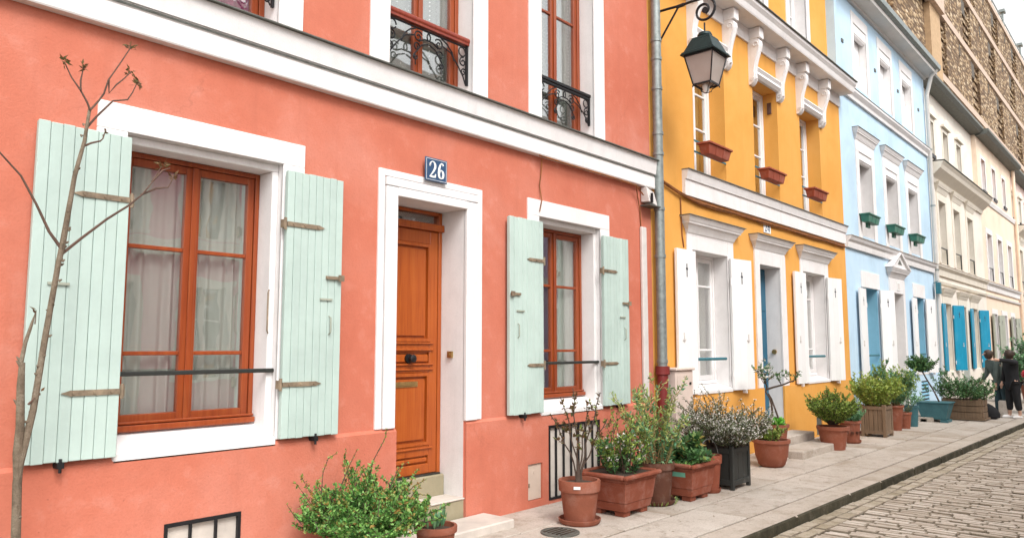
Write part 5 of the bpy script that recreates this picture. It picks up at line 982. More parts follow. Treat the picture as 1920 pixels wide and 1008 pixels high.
# bare sapling at the far left
r = random.Random(3); t = thing('sapling', (1.33, -0.45, 0), 'bare young tree with budding tips in front of the leftmost mint shutter', 'tree')
round_pot(t, (1.33, -0.45, 0), 0.19, 0.34, 'terracotta')
def path(pts, y=-0.45): return [Vector((p[0], y + (p[2] if len(p) > 2 else 0), p[1])) for p in pts]
m = MB()
m.tube(path([(1.345, 0.25), (1.335, 0.63), (1.325, 0.9), (1.33, 1.0), (1.352, 1.12), (1.377, 1.266), (1.413, 1.657), (1.455, 2.062), (1.466, 2.13), (1.508, 2.543), (1.547, 2.748), (1.565, 2.937)]), [0.026, 0.023, 0.022, 0.021, 0.019, 0.017, 0.0155, 0.014, 0.016, 0.012, 0.010, 0.0085], 9)
m.tube(path([(1.325, 0.93), (1.318, 1.05), (1.322, 1.187), (1.312, 1.40), (1.312, 1.52)]), [0.02, 0.023, 0.021, 0.019, 0.014], 9); m.tube(path([(1.305, 1.50), (1.32, 1.62), (1.345, 1.72), (1.362, 1.79), (1.36, 1.72)]), [0.012, 0.010, 0.008, 0.006, 0.004], 7)
for z_ in (1.5, 1.52, 1.3): m.tube(path([(1.31, z_), (1.285, z_ + 0.03)]), [0.012, 0.003], 6)
for _k in range(26):
    z_ = r.uniform(0.7, 2.85); u_ = (z_ - 1.0) / 1.94; x_ = 1.33 + (max(0, u_) ** 0.9) * 0.23 if z_ > 1 else 1.33; a_ = r.uniform(0, 6.28); rr = 0.024 - 0.012 * max(0, u_)
    m.tube([(x_ + rr * 0.5 * math.cos(a_), -0.45 + rr * 0.5 * math.sin(a_), z_), (x_ + rr * 1.35 * math.cos(a_), -0.45 + rr * 1.35 * math.sin(a_), z_ + 0.008)], [0.009, 0.003], 6)
m.build('trunk', 'bark', t, True)
m = MB(); tw = [[(1.466, 2.13), (1.40, 2.22), (1.33, 2.36), (1.25, 2.50), (1.149, 2.603), (1.05, 2.72)], [(1.466, 2.1), (1.56, 2.2), (1.687, 2.326), (1.80, 2.42), (1.872, 2.493), (1.93, 2.58), (1.988, 2.691)], [(1.872, 2.493), (1.96, 2.545), (2.02, 2.56), (2.04, 2.60), (2.056, 2.637)], [(1.93, 2.58), (1.99, 2.66), (2.03, 2.68)],
    [(1.565, 2.93), (1.55, 2.97), (1.509, 3.032), (1.46, 3.1), (1.425, 3.178)], [(1.509, 3.032), (1.512, 3.09), (1.524, 3.175)], [(1.565, 2.93), (1.61, 3.0), (1.64, 3.05), (1.66, 3.135), (1.72, 3.26), (1.768, 3.366)], [(1.66, 3.135), (1.665, 3.06), (1.70, 3.12), (1.74, 3.16), (1.775, 3.215)], [(1.552, 2.82), (1.60, 2.90), (1.687, 3.014), (1.76, 3.04), (1.79, 3.09), (1.818, 3.161)], [(1.545, 2.72), (1.58, 2.745), (1.622, 2.764), (1.64, 2.78), (1.656, 2.83)], [(1.35, 1.30), (1.37, 1.33), (1.40, 1.36)]]
for k, q in enumerate(tw):
    m = MB(); n = len(q); r0 = 0.009 if k < 2 else 0.0065; m.tube([Vector((a + (r.uniform(-0.004, 0.004) if 0 < i < n - 1 else 0), -0.45 + 0.012 * math.sin(i + k), b)) for i, (a, b) in enumerate(q)], [r0 + (0.003 - r0) * i / (n - 1) for i in range(n)], 6); m.build('branch', 'twig_red', t, True)
m = MB()
for (x_, z_), n in (((1.425, 3.178), 16), ((1.524, 3.175), 16), ((1.768, 3.366), 18), ((1.775, 3.215), 14), ((1.818, 3.161), 18), ((1.988, 2.691), 10), ((2.056, 2.637), 12), ((1.656, 2.83), 5), ((1.36, 1.79), 3), ((1.40, 1.36), 3)):
    for _ in range(n): m.leaf((x_ + r.uniform(-0.012, 0.012), -0.45 + r.uniform(-0.012, 0.012), z_ + r.uniform(-0.02, 0.012)), rv(r) + Vector((0, 0, 0.25)), rv(r), r.uniform(0.02, 0.05), 0.014)
m.build('buds', 'leaf_red', t, stuff=True)

# big green bush at the bottom
r = random.Random(11); t = thing('bush', (3.5, -0.5, 0), 'large fresh green bush left of the orange door steps', 'bush')
round_pot(t, (3.5, -0.5, 0), 0.24, 0.28, 'terracotta')
sh = shoots(r, (3.5, -0.5, 0.22), 160, 0.56, 1.25, 0.8, 0.05, 0.16, 8, 0.0, 3, 0.45); sh2 = shoots(r, (3.5, -0.5, 0.26), 20, 0.70, 0.95, 0.3, 0.05, 0.2, 8, 0.3, 1, 0.3)
sh3 = [path(q, -0.5) for q in ([(3.15, 0.6), (3.16, 0.74), (3.20, 0.83), (3.27, 0.86)], [(3.3, 0.6), (3.38, 0.76), (3.45, 0.87)], [(3.55, 0.62), (3.60, 0.78), (3.70, 0.92), (3.72, 0.99)], [(3.75, 0.55), (3.83, 0.68), (3.93, 0.73)], [(3.85, 0.45), (4.0, 0.54), (4.12, 0.57)], [(3.0, 0.42), (2.93, 0.5), (2.88, 0.57)], [(3.9, 0.4), (4.05, 0.47), (4.15, 0.44)])]
m = MB(); stems_of(m, sh, 0.005, 0.002, 4); stems_of(m, sh2 + sh3, 0.0045, 0.0018, 4); m.build('stems', 'dark_bark', t, stuff=True)
m = MB(); leaves_on(m, r, sh, 105, 0.026, 0.017, 0.2, 0, 1.0, 1, 0.95); leaves_on(m, r, sh2, 62, 0.024, 0.014, 0.3, 0, 1.0, 1, 0.5); leaves_on(m, r, sh3, 60, 0.018, 0.011, 0.25, 1, 1.0); m.build('foliage', ['leaf_fresh', 'leaf_tip'], t, stuff=True)
# pot of bulbs
r = random.Random(12); t = thing('bulb_pot', (4.02, -0.72, 0), 'terracotta pot with short upright green bulb leaves below the doorsteps', 'potted plant', GP)
round_pot(t, (4.02, -0.72, 0), 0.155, 0.275, 'terracotta'); m = MB()
for _ in range(26): a = r.uniform(0, 6.28); q = r.uniform(0, 0.1); m.leaf((4.02 + q * math.cos(a), -0.72 + q * math.sin(a), 0.25), (0.35 * math.cos(a), 0.35 * math.sin(a), 1), (math.cos(a), math.sin(a), 0.2), r.uniform(0.09, 0.17), 0.035)
m.build('foliage', 'leaf_teal', t, stuff=True)
# 1: round pot with saucer and bare rose
r = random.Random(13); t = thing('potted_rose', (5.77, -0.77, 0), 'leggy nearly bare rose in a round terracotta pot on a saucer', 'potted plant', GP)
round_pot(t, (5.77, -0.77, 0), 0.185, 0.37, 'terracotta', 0.14, saucer=0.195, rim=0.1)
B = Vector((5.77, -0.77, 0.36)); sh = []
for dx, dz, k in ((-0.25, 0.62, 0.05), (-0.17, 0.78, -0.05), (-0.05, 0.86, 0.03), (0.10, 0.72, 0.06), (0.20, 0.82, -0.04), (0.0, 0.55, 0.1), (0.27, 0.58, 0.03)):
    rt_ = Vector((0.752, -0.659, 0)) if False else Vector((0.66, -0.75, 0)); p = [B + Vector((0, 0, 0)) + rt_ * (dx * 0.1)]
    for i in range(1, 8): u = i / 7; p.append(B + rt_ * (dx * u ** 1.3 + 0.012 * math.sin(i * 2 + k * 50)) + Vector((0.05 * k * u, 0.3 * k * u, dz * u)))
    sh.append(p)
side = []
for p in sh:
    for i in (4, 5, 6): d = rv(r, 1); d.z = abs(d.z) * 0.6; side.append([p[i], p[i] + d * 0.06, p[i] + d * 0.12 + Vector((0, 0, 0.02))])
m = MB(); stems_of(m, sh, 0.009, 0.004, 6); stems_of(m, side, 0.0035, 0.002, 5); m.build('stems', 'dark_bark', t, True)
m = MB(); leaves_on(m, r, [p[3:] for p in sh], 20, 0.035, 0.022, 0.2); leaves_on(m, r, side, 60, 0.035, 0.022, 0.4); m.build('foliage', 'leaf_red', t, stuff=True)
m = MB(); a0 = math.atan2(-0.66, -0.75); m.box(-0.03, 0.03, -0.004, 0.004, -0.012, 0.012); lb = link_mesh('price_tag', m.mesh('price_tag', Vector((0, 0, 0)), ['enamel_white']), t, (5.77 - 0.196 * 0.86, -0.77 - 0.196 * 0.5, 0.345), (0, 0, R(-58)))
# 2: square planter with dark shrub and white flowers
r = random.Random(14); t = thing('flowering_shrub', (6.43, -0.78, 0), 'dark-leaved shrub with pale blooms in a square terracotta planter in front of the grating', 'potted plant', GP)
square_pot(t, 6.2, 6.66, -0.98, -0.56, 0.40, 'plastic_terracotta'); sh = shoots(r, (6.43, -0.78, 0.37), 30, 0.46, 0.4, 0.3, 0.05, 0.15, 8, 0.2, 3, 0.35)
m = MB(); stems_of(m, sh, 0.006, 0.002, 4); m.build('stems', 'dark_bark', t, stuff=True); m = MB(); leaves_on(m, r, sh, 70, 0.045, 0.022, 0.1, 0, 1.0, 1, 0.62)
for p in sh:
    if r.random() < 0.55:
        for _ in range(7): m.leaf(p[-1] + rv(r, 0.014), rv(r), rv(r), 0.02, 0.016, 2)
wisp = shoots(r, (6.43, -0.78, 0.4), 12, 0.85, 0.55, 0.2, 0.06, 0.15, 9, 0.3, 2, 0.25); leaves_on(m, r, wisp, 34, 0.03, 0.017, 0.45, 1); m.build('foliage', ['leaf_dark', 'leaf_box', 'flower_white'], t, stuff=True)
m = MB(); stems_of(m, wisp, 0.005, 0.002, 4); m.build('canes', 'twig_red', t, stuff=True)
# 3: tall bamboo-like plant
r = random.Random(15); t = thing('potted_bamboo', (7.0, -0.84, 0), 'tall yellow-green bamboo-like plant in a weathered round pot', 'potted plant', GP)
round_pot(t, (7.0, -0.84, 0), 0.19, 0.40, 'old_terracotta', 0.15, saucer=0.2, rim=0.07); sh = shoots(r, (7.0, -0.84, 0.38), 34, 0.98, 0.42, 0.35, 0.04, 0.14, 9, 0.25, 3, 0.28)
m = MB(); stems_of(m, sh, 0.005, 0.002, 5); m.build('canes', 'cane', t, stuff=True); m = MB(); leaves_on(m, r, sh, 30, 0.05, 0.016, 0.35); leaves_on(m, r, sh[::3], 40, 0.05, 0.022, 0.1, 1)
for _ in range(60): a = r.uniform(0, 6.28); m.leaf((7.0 + 0.19 * math.cos(a), -0.84 + 0.19 * math.sin(a), 0.0 if math.sin(a) < 0 else 0.02), (math.cos(a), math.sin(a), 1.2), rv(r), 0.08, 0.012, 0)
m.build('foliage', ['leaf_bamboo', 'leaf_teal'], t, stuff=True)
# 4: square planter with broad leaves and green label
r = random.Random(16); t = thing('leafy_planter', (7.5, -0.9, 0), 'low broad-leaved plant in a square terracotta planter with a green sticker', 'potted plant', GP)
square_pot(t, 7.28, 7.70, -1.10, -0.72, 0.39, 'plastic_terracotta', 0.05); sh = shoots(r, (7.5, -0.9, 0.37), 34, 0.34, 1.0, 0.5, 0.06, 0.16, 7, 0.0, 2, 0.4)
m = MB(); stems_of(m, sh, 0.005, 0.002, 4); m.build('stems', 'dark_bark', t, stuff=True); m = MB(); leaves_on(m, r, sh, 60, 0.075, 0.04, 0.1, 0); leaves_on(m, r, sh[::4], 30, 0.07, 0.035, 0.3, 1)
for _ in range(260): m.leaf((7.5 + r.uniform(-0.24, 0.24), -0.9 + r.uniform(-0.22, 0.22), 0.375), rv(r) + Vector((0, 0, 0.9)), rv(r), 0.035, 0.02, 2)
m.build('foliage', ['leaf_dark', 'leaf_tip', 'leaf_fresh'], t, stuff=True)
MB().hexa([(7.262, -1.05, 0.19), (7.262, -0.86, 0.19), (7.27, -0.86, 0.19), (7.27, -1.05, 0.19), (7.236, -1.05, 0.30), (7.236, -0.86, 0.30), (7.245, -0.86, 0.30), (7.245, -1.05, 0.30)]).build('sticker', 'bag_label', t)
# 5: empty round pot with wire hoop
t = thing('empty_pot', (7.94, -0.97, 0), 'terracotta pot with only a wire hoop beside the black planter box', 'flower pot', GP)
round_pot(t, (7.94, -0.97, 0), 0.135, 0.385, 'plastic_terracotta', 0.1, saucer=0.125, rim=0.09); m = MB(); m.tube([(7.94 + 0.13 * math.cos(a), -0.97 - 0.05 * math.cos(a), 0.36 + 0.22 * math.sin(a)) for a in [i * math.pi / 12 for i in range(13)]], 0.004, 5); m.build('wire_hoop', 'zinc', t, True)
# 6: black box with white-flowering bush
r = random.Random(17); t = thing('flowering_box', (8.39, -0.92, 0), 'grey-green bush with tiny white flowers in a black square planter box', 'potted plant', GP)
wood_planter(t, 8.16, 8.62, -1.15, -0.69, 0.47, 'black_paint', 'v', 0.045, 3); sh = shoots(r, (8.39, -0.92, 0.42), 190, 0.70, 1.1, 0.4, 0.045, 0.2, 8, 0.1, 4, 0.4)
m = MB(); stems_of(m, sh, 0.004, 0.0015, 4); m.build('stems', 'dark_bark', t, stuff=True); m = MB(); leaves_on(m, r, sh, 60, 0.024, 0.009, 0.25, 0)
for p in sh:
    for _ in range(4):
        q = p[r.randint(3, len(p) - 1)] + rv(r, 0.02)
        for _k in range(2): m.leaf(q, rv(r), rv(r), 0.017, 0.015, 1)
m.build('foliage', ['leaf_grey', 'flower_white'], t, stuff=True)
# 7: bowl pot, stacked pots with twisted tree
r = random.Random(18); t = thing('bowl_plant', (10.17, -0.76, 0), 'small shrub in a wide bowl-shaped terracotta pot', 'potted plant', GP)
round_pot(t, (10.17, -0.76, 0), 0.245, 0.36, 'terracotta', 0.15, rim=0.05, bowl=True); sh = shoots(r, (10.17, -0.76, 0.32), 22, 0.30, 0.8, 0.3, 0.05, 0.08, 6, 0.1, 2, 0.4); sh += shoots(r, (10.1, -0.66, 0.32), 5, 0.5, 1.3, 0.3, 0.06, 0.04, 6, 0, 1, 0.4)
m = MB(); stems_of(m, sh, 0.005, 0.002, 4); m.build('stems', 'dark_bark', t, stuff=True); m = MB(); leaves_on(m, r, sh, 80, 0.035, 0.02, 0.2); m.build('foliage', 'leaf_box', t, stuff=True)
r = random.Random(19); t = thing('twisted_tree', (10.72, -0.62, 0), 'thin twisted little tree in stacked terracotta pots by the yellow house steps', 'potted plant', GP)
round_pot(t, (10.72, -0.62, 0), 0.15, 0.24, 'terracotta', 0.12); m = MB(); m.lathe((10.72, -0.62, 0.24), [(0.12, 0), (0.15, 0.22), (0.172, 0.225), (0.175, 0.27), (0.15, 0.27), (0.14, 0.24)], 28); m.build('upper_pot', 'terracotta', t, True); m = MB(); m.lathe((10.72, -0.62, 0.24), [(0.145, 0.2), (0.145, 0.25), (0.01, 0.26)], 16); m.build('upper_soil', 'soil', t)
Rt = Vector((0.66, -0.75, 0)); P = lambda u, z, d=0.0: Vector((10.72, -0.62, 0)) + Rt * u + Vector((0.75, 0.66, 0)) * d + Vector((0, 0, z))
m = MB(); tr_ = [[P(-0.05, 0.48), P(-0.055, 0.65), P(-0.06, 0.78), P(-0.09, 0.88), P(-0.14, 0.96), P(-0.12, 1.04), P(-0.15, 1.12)], [P(0.03, 0.48), P(0.02, 0.62), P(-0.02, 0.74), P(-0.06, 0.86), P(-0.1, 0.94)], [P(-0.12, 1.0), P(-0.02, 1.03), P(0.1, 1.06), P(0.2, 1.10), P(0.27, 1.12)]]
stems_of(m, tr_, 0.016, 0.009, 7); m.build('trunk', 'dark_bark', t, True); sh = shoots(r, P(-0.15, 1.08), 12, 0.36, 1.1, 0.3, 0.06, 0.02, 6, 0.1, 2, 0.5) + shoots(r, P(0.24, 1.1), 7, 0.26, 1.4, 0.3, 0.07, 0.02, 6, 0.0, 2, 0.5) + shoots(r, P(0.1, 1.06), 3, 0.3, 0.8, 0.3, 0.06, 0.02, 6, 0.1, 1, 0.5)
m = MB(); stems_of(m, sh, 0.004, 0.002, 4); m.build('twigs', 'dark_bark', t, stuff=True); m = MB(); leaves_on(m, r, sh, 22, 0.04, 0.024, 0.3, 0); leaves_on(m, r, sh[:30], 16, 0.032, 0.03, 0.4, 2); sb_ = shoots(r, (10.72, -0.62, 0.49), 20, 0.14, 1.0, 0.3, 0.05, 0.08, 5, 0, 1, 0.4); leaves_on(m, r, sb_, 90, 0.05, 0.034, 0.2, 1); m.build('foliage', ['leaf_dark', 'leaf_bright', 'flower_white'], t, stuff=True)
# 8: clipped box ball
r = random.Random(20); t = thing('box_ball', (12.5, -0.8, 0), 'rounded boxwood ball in a wide terracotta pot', 'potted plant', GP)
round_pot(t, (12.5, -0.8, 0), 0.235, 0.36, 'terracotta', 0.17, rim=0.06); sh = shoots(r, (12.5, -0.8, 0.38), 110, 0.68, 1.25, 0.35, 0.035, 0.06, 8, 0.3, 3, 0.3)
m = MB(); stems_of(m, sh, 0.006, 0.002, 4); m.build('stems', 'dark_bark', t, stuff=True); m = MB(); leaves_on(m, r, sh, 70, 0.034, 0.022, 0.25); m.build('foliage', 'leaf_box', t, stuff=True)
# 9: decorated pot with low shrub
r = random.Random(21); t = thing('low_shrub_pot', (13.52, -0.74, 0), 'low sage-coloured shrub in a decorated terracotta pot right of the box ball', 'potted plant', GP)
round_pot(t, (13.52, -0.74, 0), 0.17, 0.35, 'terracotta', 0.14, rim=0.05, saucer=0.17)
for k in range(12): a = k * 0.5236; MB().box(13.52 + 0.158 * math.cos(a) - 0.018, 13.52 + 0.158 * math.cos(a) + 0.018, -0.74 + 0.158 * math.sin(a) - 0.018, -0.74 + 0.158 * math.sin(a) + 0.018, 0.16, 0.20).build('boss', 'old_terracotta', t)
sh = shoots(r, (13.52, -0.74, 0.33), 40, 0.36, 1.0, 0.3, 0.05, 0.1, 6, 0.1, 2, 0.4); m = MB(); leaves_on(m, r, sh, 80, 0.035, 0.02, 0.15, 0); m.build('foliage', ['leaf_teal'], t, stuff=True)
# 10: wooden Versailles planter
r = random.Random(22); t = thing('wooden_planter', (14.86, -0.78, 0), 'lime-green bush in a square weathered wooden planter', 'potted plant', GP)
wood_planter(t, 14.65, 15.10, -1.0, -0.57, 0.55); sh = shoots(r, (14.87, -0.78, 0.5), 90, 0.74, 0.62, 0.35, 0.045, 0.15, 8, 0.2, 3, 0.35); m = MB(); stems_of(m, sh, 0.004, 0.002, 4); m.build('stems', 'cane', t, stuff=True); m = MB(); leaves_on(m, r, sh, 60, 0.045, 0.026, 0.15); m.build('foliage', 'leaf_lime', t, stuff=True)
# 11-13: three pots
r = random.Random(23); t = thing('tall_pot_shrub', (16.1, -0.76, 0), 'fresh green shrub in a tall terracotta pot behind the wooden planter', 'potted plant', GP)
round_pot(t, (16.1, -0.76, 0), 0.17, 0.48, 'terracotta', 0.12); sh = shoots(r, (16.1, -0.76, 0.45), 80, 0.95, 0.5, 0.35, 0.045, 0.1, 8, 0.2, 3, 0.3); m = MB(); stems_of(m, sh, 0.004, 0.002, 4); m.build('stems', 'cane', t, stuff=True); m = MB(); leaves_on(m, r, sh, 52, 0.05, 0.026, 0.15, 0, 1, 1, 0.85); m.build('foliage', ['leaf_teal', 'leaf_lime'], t, stuff=True)
r = random.Random(24); t = thing('small_pot', (16.58, -0.82, 0), 'small terracotta pot with a dry sprig between larger pots', 'potted plant', GP); round_pot(t, (16.58, -0.82, 0), 0.13, 0.32, 'terracotta'); sh = shoots(r, (16.58, -0.82, 0.3), 12, 0.25, 0.8, 0.3, 0.05, 0.06, 5, 0, 1, 0.4); m = MB(); leaves_on(m, r, sh, 50, 0.04, 0.02, 0.1); m.build('foliage', 'leaf_grey', t, stuff=True)
r = random.Random(25); t = thing('teal_pot', (17.1, -0.82, 0), 'dark teal pot with trailing greenery beside the blue house steps', 'potted plant', GP); round_pot(t, (17.1, -0.82, 0), 0.14, 0.42, 'teal_plastic', 0.11); sh = shoots(r, (17.1, -0.82, 0.4), 20, 0.5, 0.9, 0.3, 0.06, 0.06, 6, 0.1, 2, 0.4); m = MB(); leaves_on(m, r, sh, 40, 0.04, 0.02, 0.1); m.build('foliage', 'leaf_teal', t, stuff=True)
# 14: teal trough with leaning lollipop tree
r = random.Random(26); t = thing('lollipop_tree', (18.5, -0.95, 0), 'leaning ball-headed little tree in a teal trough', 'potted plant', GP)
m = MB(); m.frus((18.32, 18.70, -1.18, -0.72, 0.06), (18.27, 18.75, -1.27, -0.63, 0.40)); m.build('trough', 'teal_plastic', t, bevel=0.01); MB().frus((18.25, 18.77, -1.29, -0.61, 0.401), (18.25, 18.77, -1.29, -0.61, 0.43)).build('rim', 'teal_plastic', t, bevel=0.006)
for b in ((18.30, 18.72, -1.22, -1.08), (18.30, 18.72, -0.82, -0.70)): MB().box(*b, 0.0, 0.059).build('foot', 'teal_plastic', t)
m = MB(); m.tube([(18.5, -1.05, 0.40), (18.49, -0.95, 0.65), (18.46, -0.82, 0.92), (18.42, -0.72, 1.15)], [0.018, 0.016, 0.015, 0.013], 7); m.build('trunk', 'dark_bark', t, True)
sh = shoots(r, (18.42, -0.72, 1.06), 70, 0.44, 1.7, 0.4, 0.06, 0.03, 6, 0.1, 3, 0.45); m = MB(); stems_of(m, sh, 0.004, 0.002, 4); m.build('twigs', 'dark_bark', t, stuff=True); m = MB(); leaves_on(m, r, sh, 48, 0.05, 0.03, 0.25); m.build('foliage', 'leaf_dark', t, stuff=True)
# 15: wooden crate with wide bush
r = random.Random(27); t = thing('crate_planter', (19.5, -1.33, 0), 'wide straggly bush in a rough wooden crate near the standing people', 'potted plant', GP)
wood_planter(t, 19.22, 19.75, -1.70, -0.95, 0.46, 'planter_wood', 'h', 0.06, 3); MB().box(19.16, 19.81, -1.76, -0.89, 0.02, 0.049).build('base_board', 'planter_wood', t)
sh = shoots(r, (19.48, -1.3, 0.42), 70, 0.75, 1.2, 0.4, 0.05, 0.3, 8, 0.1, 3, 0.4); m = MB(); stems_of(m, sh, 0.005, 0.002, 4); m.build('stems', 'dark_bark', t, stuff=True); m = MB(); leaves_on(m, r, sh, 42, 0.05, 0.024, 0.2, 0, 1, 1, 0.9); m.build('foliage', ['leaf_dark', 'leaf_teal'], t, stuff=True)
# 16: tall shrub at the right edge
r = random.Random(28); t = thing('tall_shrub', (26.65, -1.72, 0), 'tall grey-green shrub behind the person at the right edge', 'bush', GP)
round_pot(t, (26.65, -1.72, 0), 0.3, 0.5, 'terracotta'); sh = shoots(r, (26.65, -1.72, 0.45), 60, 1.6, 0.5, 0.3, 0.05, 0.2, 9, 0.2, 4, 0.3); m = MB(); stems_of(m, sh, 0.008, 0.003, 4); m.build('stems', 'dark_bark', t, stuff=True); m = MB(); leaves_on(m, r, sh, 30, 0.07, 0.035, 0.2); m.build('foliage', 'leaf_teal', t, stuff=True)

# ------------------------------------------------------------------ people, bags and a parked scooter
def skin_body(name, joints, edges, mat, parent, root=0, sub=2):
    """joints: (x, y, z, radius or (rx, ry)); one continuous surface grown along the skeleton"""
    org = wloc(parent); me = bpy.data.meshes.new(name); me.from_pydata([tuple(Vector(j[:3]) - org) for j in joints], edges, []); me.materials.append(MATS[mat])
    o = bpy.data.objects.new(name, me); COL.objects.link(o); o.parent = parent
    md = o.modifiers.new('skin', 'SKIN'); md.use_smooth_shade = True
    lay = me.skin_vertices[0] if len(me.skin_vertices) else None
    if lay is None:
        import bmesh
        bm = bmesh.new(); bm.from_mesh(me); bm.verts.layers.skin.verify(); bm.to_mesh(me); bm.free(); lay = me.skin_vertices[0]
    for i, j in enumerate(joints):
        r_ = j[3]; lay.data[i].radius = r_ if isinstance(r_, tuple) else (r_, r_); lay.data[i].use_root = (i == root)
    s_ = o.modifiers.new('sub', 'SUBSURF'); s_.levels = sub; s_.render_levels = sub
    return o
Lf = Vector((-0.66, 0.75, 0)); Fw = Vector((0.75, 0.66, 0))          # towards picture left, away from the viewer
def person(base, label, lean, skinz, coat, legs, hairm, arm_l, arm_r, bare=True, hem=0.62, face=Lf):
    t = thing('person', base, label, 'person', 'people standing on the pavement'); B = Vector(base); S = face.cross(Vector((0, 0, 1)))   # S: the person's right
    def J(f, s_, z, r_): p = B + face * f + S * s_ + Vector((0, 0, z)); return (p.x, p.y, p.z, r_)
    def torso(f, z): return f + lean * max(0.0, z - 0.8)
    hz = 1.43
    jt = [J(0, 0, 0.82, 0.115), J(torso(0, 1.02), 0, 1.02, 0.105), J(torso(0, 1.22), 0, 1.22, 0.12), J(torso(0.0, 1.32), 0, 1.32, 0.05), J(torso(0.02, 1.38), 0, 1.38, 0.055), J(torso(0.03, hz), 0, hz, 0.085), J(torso(0.02, 1.52), 0, 1.52, 0.06)]
    ed = [(0, 1), (1, 2), (2, 3), (3, 4), (4, 5), (5, 6)]; cj = [j for j in jt[:3]]
    legj = []
    for s_, st in ((0.085, 0.05), (-0.085, -0.07)):
        k = len(jt); jt += [J(0, s_, 0.74, 0.085), J(st * 0.5 + 0.02, s_, 0.43, 0.058), J(st, s_, 0.09, 0.036), J(st + 0.03, s_, 0.045, 0.036), J(st + 0.13, s_, 0.03, 0.028)]; ed += [(0, k), (k, k + 1), (k + 1, k + 2), (k + 2, k + 3), (k + 3, k + 4)]; legj.append(k)
    armj = []
    for s_, arm in ((0.165, arm_r), (-0.165, arm_l)):
        k = len(jt); sh_ = J(torso(0, 1.25), s_, 1.25, 0.052); jt += [sh_]
        for f, z, r_ in ((arm[0], arm[1], 0.042), (arm[2], arm[3], 0.030), (arm[2] + (arm[2] - arm[0]) * 0.32, arm[3] + (arm[3] - arm[1]) * 0.32, 0.026)): jt.append(J(f, s_ * 1.1, z, r_))
        ed += [(2, k), (k, k + 1), (k + 1, k + 2), (k + 2, k + 3)]; armj.append(k)
    skin_body('body', jt, ed, 'skin', t)
    # coat: torso, skirt of the coat and sleeves
    g = 0.028; cj = [J(torso(0, 0.98), 0, 0.98, 0.145), J(torso(0, 1.22), 0, 1.22, (0.15, 0.13)), J(torso(0, 1.31), 0, 1.31, 0.07), J(0, 0, 0.80, 0.165), J(-0.01, 0, hem, 0.17)]; ce = [(0, 1), (1, 2), (0, 3), (3, 4)]
    for k in armj: n = len(cj); cj += [(*jt[k][:3], 0.072), (*jt[k + 1][:3], 0.06), (*jt[k + 2][:3], 0.045)]; ce += [(1, n), (n, n + 1), (n + 1, n + 2)]
    skin_body('coat', cj, ce, coat, t)
    lj = [J(0, 0, 0.80, 0.13)]; le = []
    for k in legj:
        n = len(lj); e = 0.16 if bare else 0.07; a = Vector(jt[k + 1][:3]); b = Vector(jt[k + 2][:3]); q = a.lerp(b, 0.8 if bare else 1.0)
        lj += [(*jt[k][:3], 0.105), (*a, 0.082), (*q, 0.072)]; le += [(0, n), (n, n + 1), (n + 1, n + 2)]
    skin_body('trousers', lj, le, legs, t)
    hd = Vector(jt[5][:3]); m = MB(); m.lathe(hd - face * 0.025 + Vector((0, 0, 0.0)), [(0.045, -0.11), (0.075, -0.08), (0.096, -0.01), (0.094, 0.045), (0.07, 0.09), (0.02, 0.112)], 18)
    m.lathe(hd - face * 0.11 + Vector((0, 0, 0.02)), [(0.01, -0.05), (0.045, -0.03), (0.05, 0.0), (0.04, 0.035), (0.01, 0.05)], 12); m.build('hair', hairm, t, True)
    m = MB()
    for s_ in (-1, 1): e = hd + face * 0.085 + S * 0.032 * s_ + Vector((0, 0, 0.005)); m.lathe(e, [(0.003, -0.008), (0.010, 0), (0.003, 0.008)], 8)
    m.build('eyes', 'ink', t, True); m = MB(); n_ = hd + face * 0.095; m.tube([n_ + Vector((0, 0, 0.01)), n_ + face * 0.02 - Vector((0, 0, 0.02))], [0.008, 0.013], 6); m.build('nose', 'skin', t, True)
    for k in legj: a = Vector(jt[k + 3][:3]); b = Vector(jt[k + 4][:3]); m = MB(); m.tube([a - face * 0.06 - Vector((0, 0, 0.02)), a - Vector((0, 0, 0.01)), b, b + face * 0.05 - Vector((0, 0, 0.005))], [0.03, 0.042, 0.044, 0.022], 10); m.build('shoe', 'black_paint' if not bare else 'white_cloth', t, True)
    for k in armj:                                              # hand: palm and five fingers
        w_ = Vector(jt[k + 2][:3]); d = (Vector(jt[k + 3][:3]) - w_).normalized(); u = d.cross(S).normalized(); m = MB(); m.tube([w_, w_ + d * 0.05, w_ + d * 0.085], [0.022, 0.036, 0.034], 8); palm = w_ + d * 0.08
        for i in range(4): o_ = S * (0.024 - 0.016 * i); L_ = (0.065, 0.075, 0.07, 0.055)[i]; m.tube([palm + o_, palm + o_ + d * L_ * 0.5 + u * 0.006, palm + o_ + d * L_ * 0.9 + u * 0.022], [0.009, 0.0085, 0.006], 6)
        m.tube([w_ + d * 0.03 + S * 0.03, w_ + d * 0.06 + S * 0.055 + u * 0.01, w_ + d * 0.085 + S * 0.058 + u * 0.02], [0.011, 0.010, 0.007], 6); m.build('hand', 'skin', t, True)
    return t
person((20.56, -2.11, 0), 'person in a black coat and cropped black trousers with one arm stretched out', 0.06, 0, 'black_cloth', 'black_cloth', 'hair', (0.16, 1.28, 0.42, 1.31), (0.05, 1.0, 0.12, 0.80), True, 0.60)
person((20.93, -1.84, 0), 'person in a grey-green jacket and dark jeans bending behind the crate planter', 0.42, 0, 'grey_cloth', 'denim', 'hair', (0.24, 1.0, 0.26, 0.76), (0.20, 1.0, 0.34, 0.82), False, 0.72)
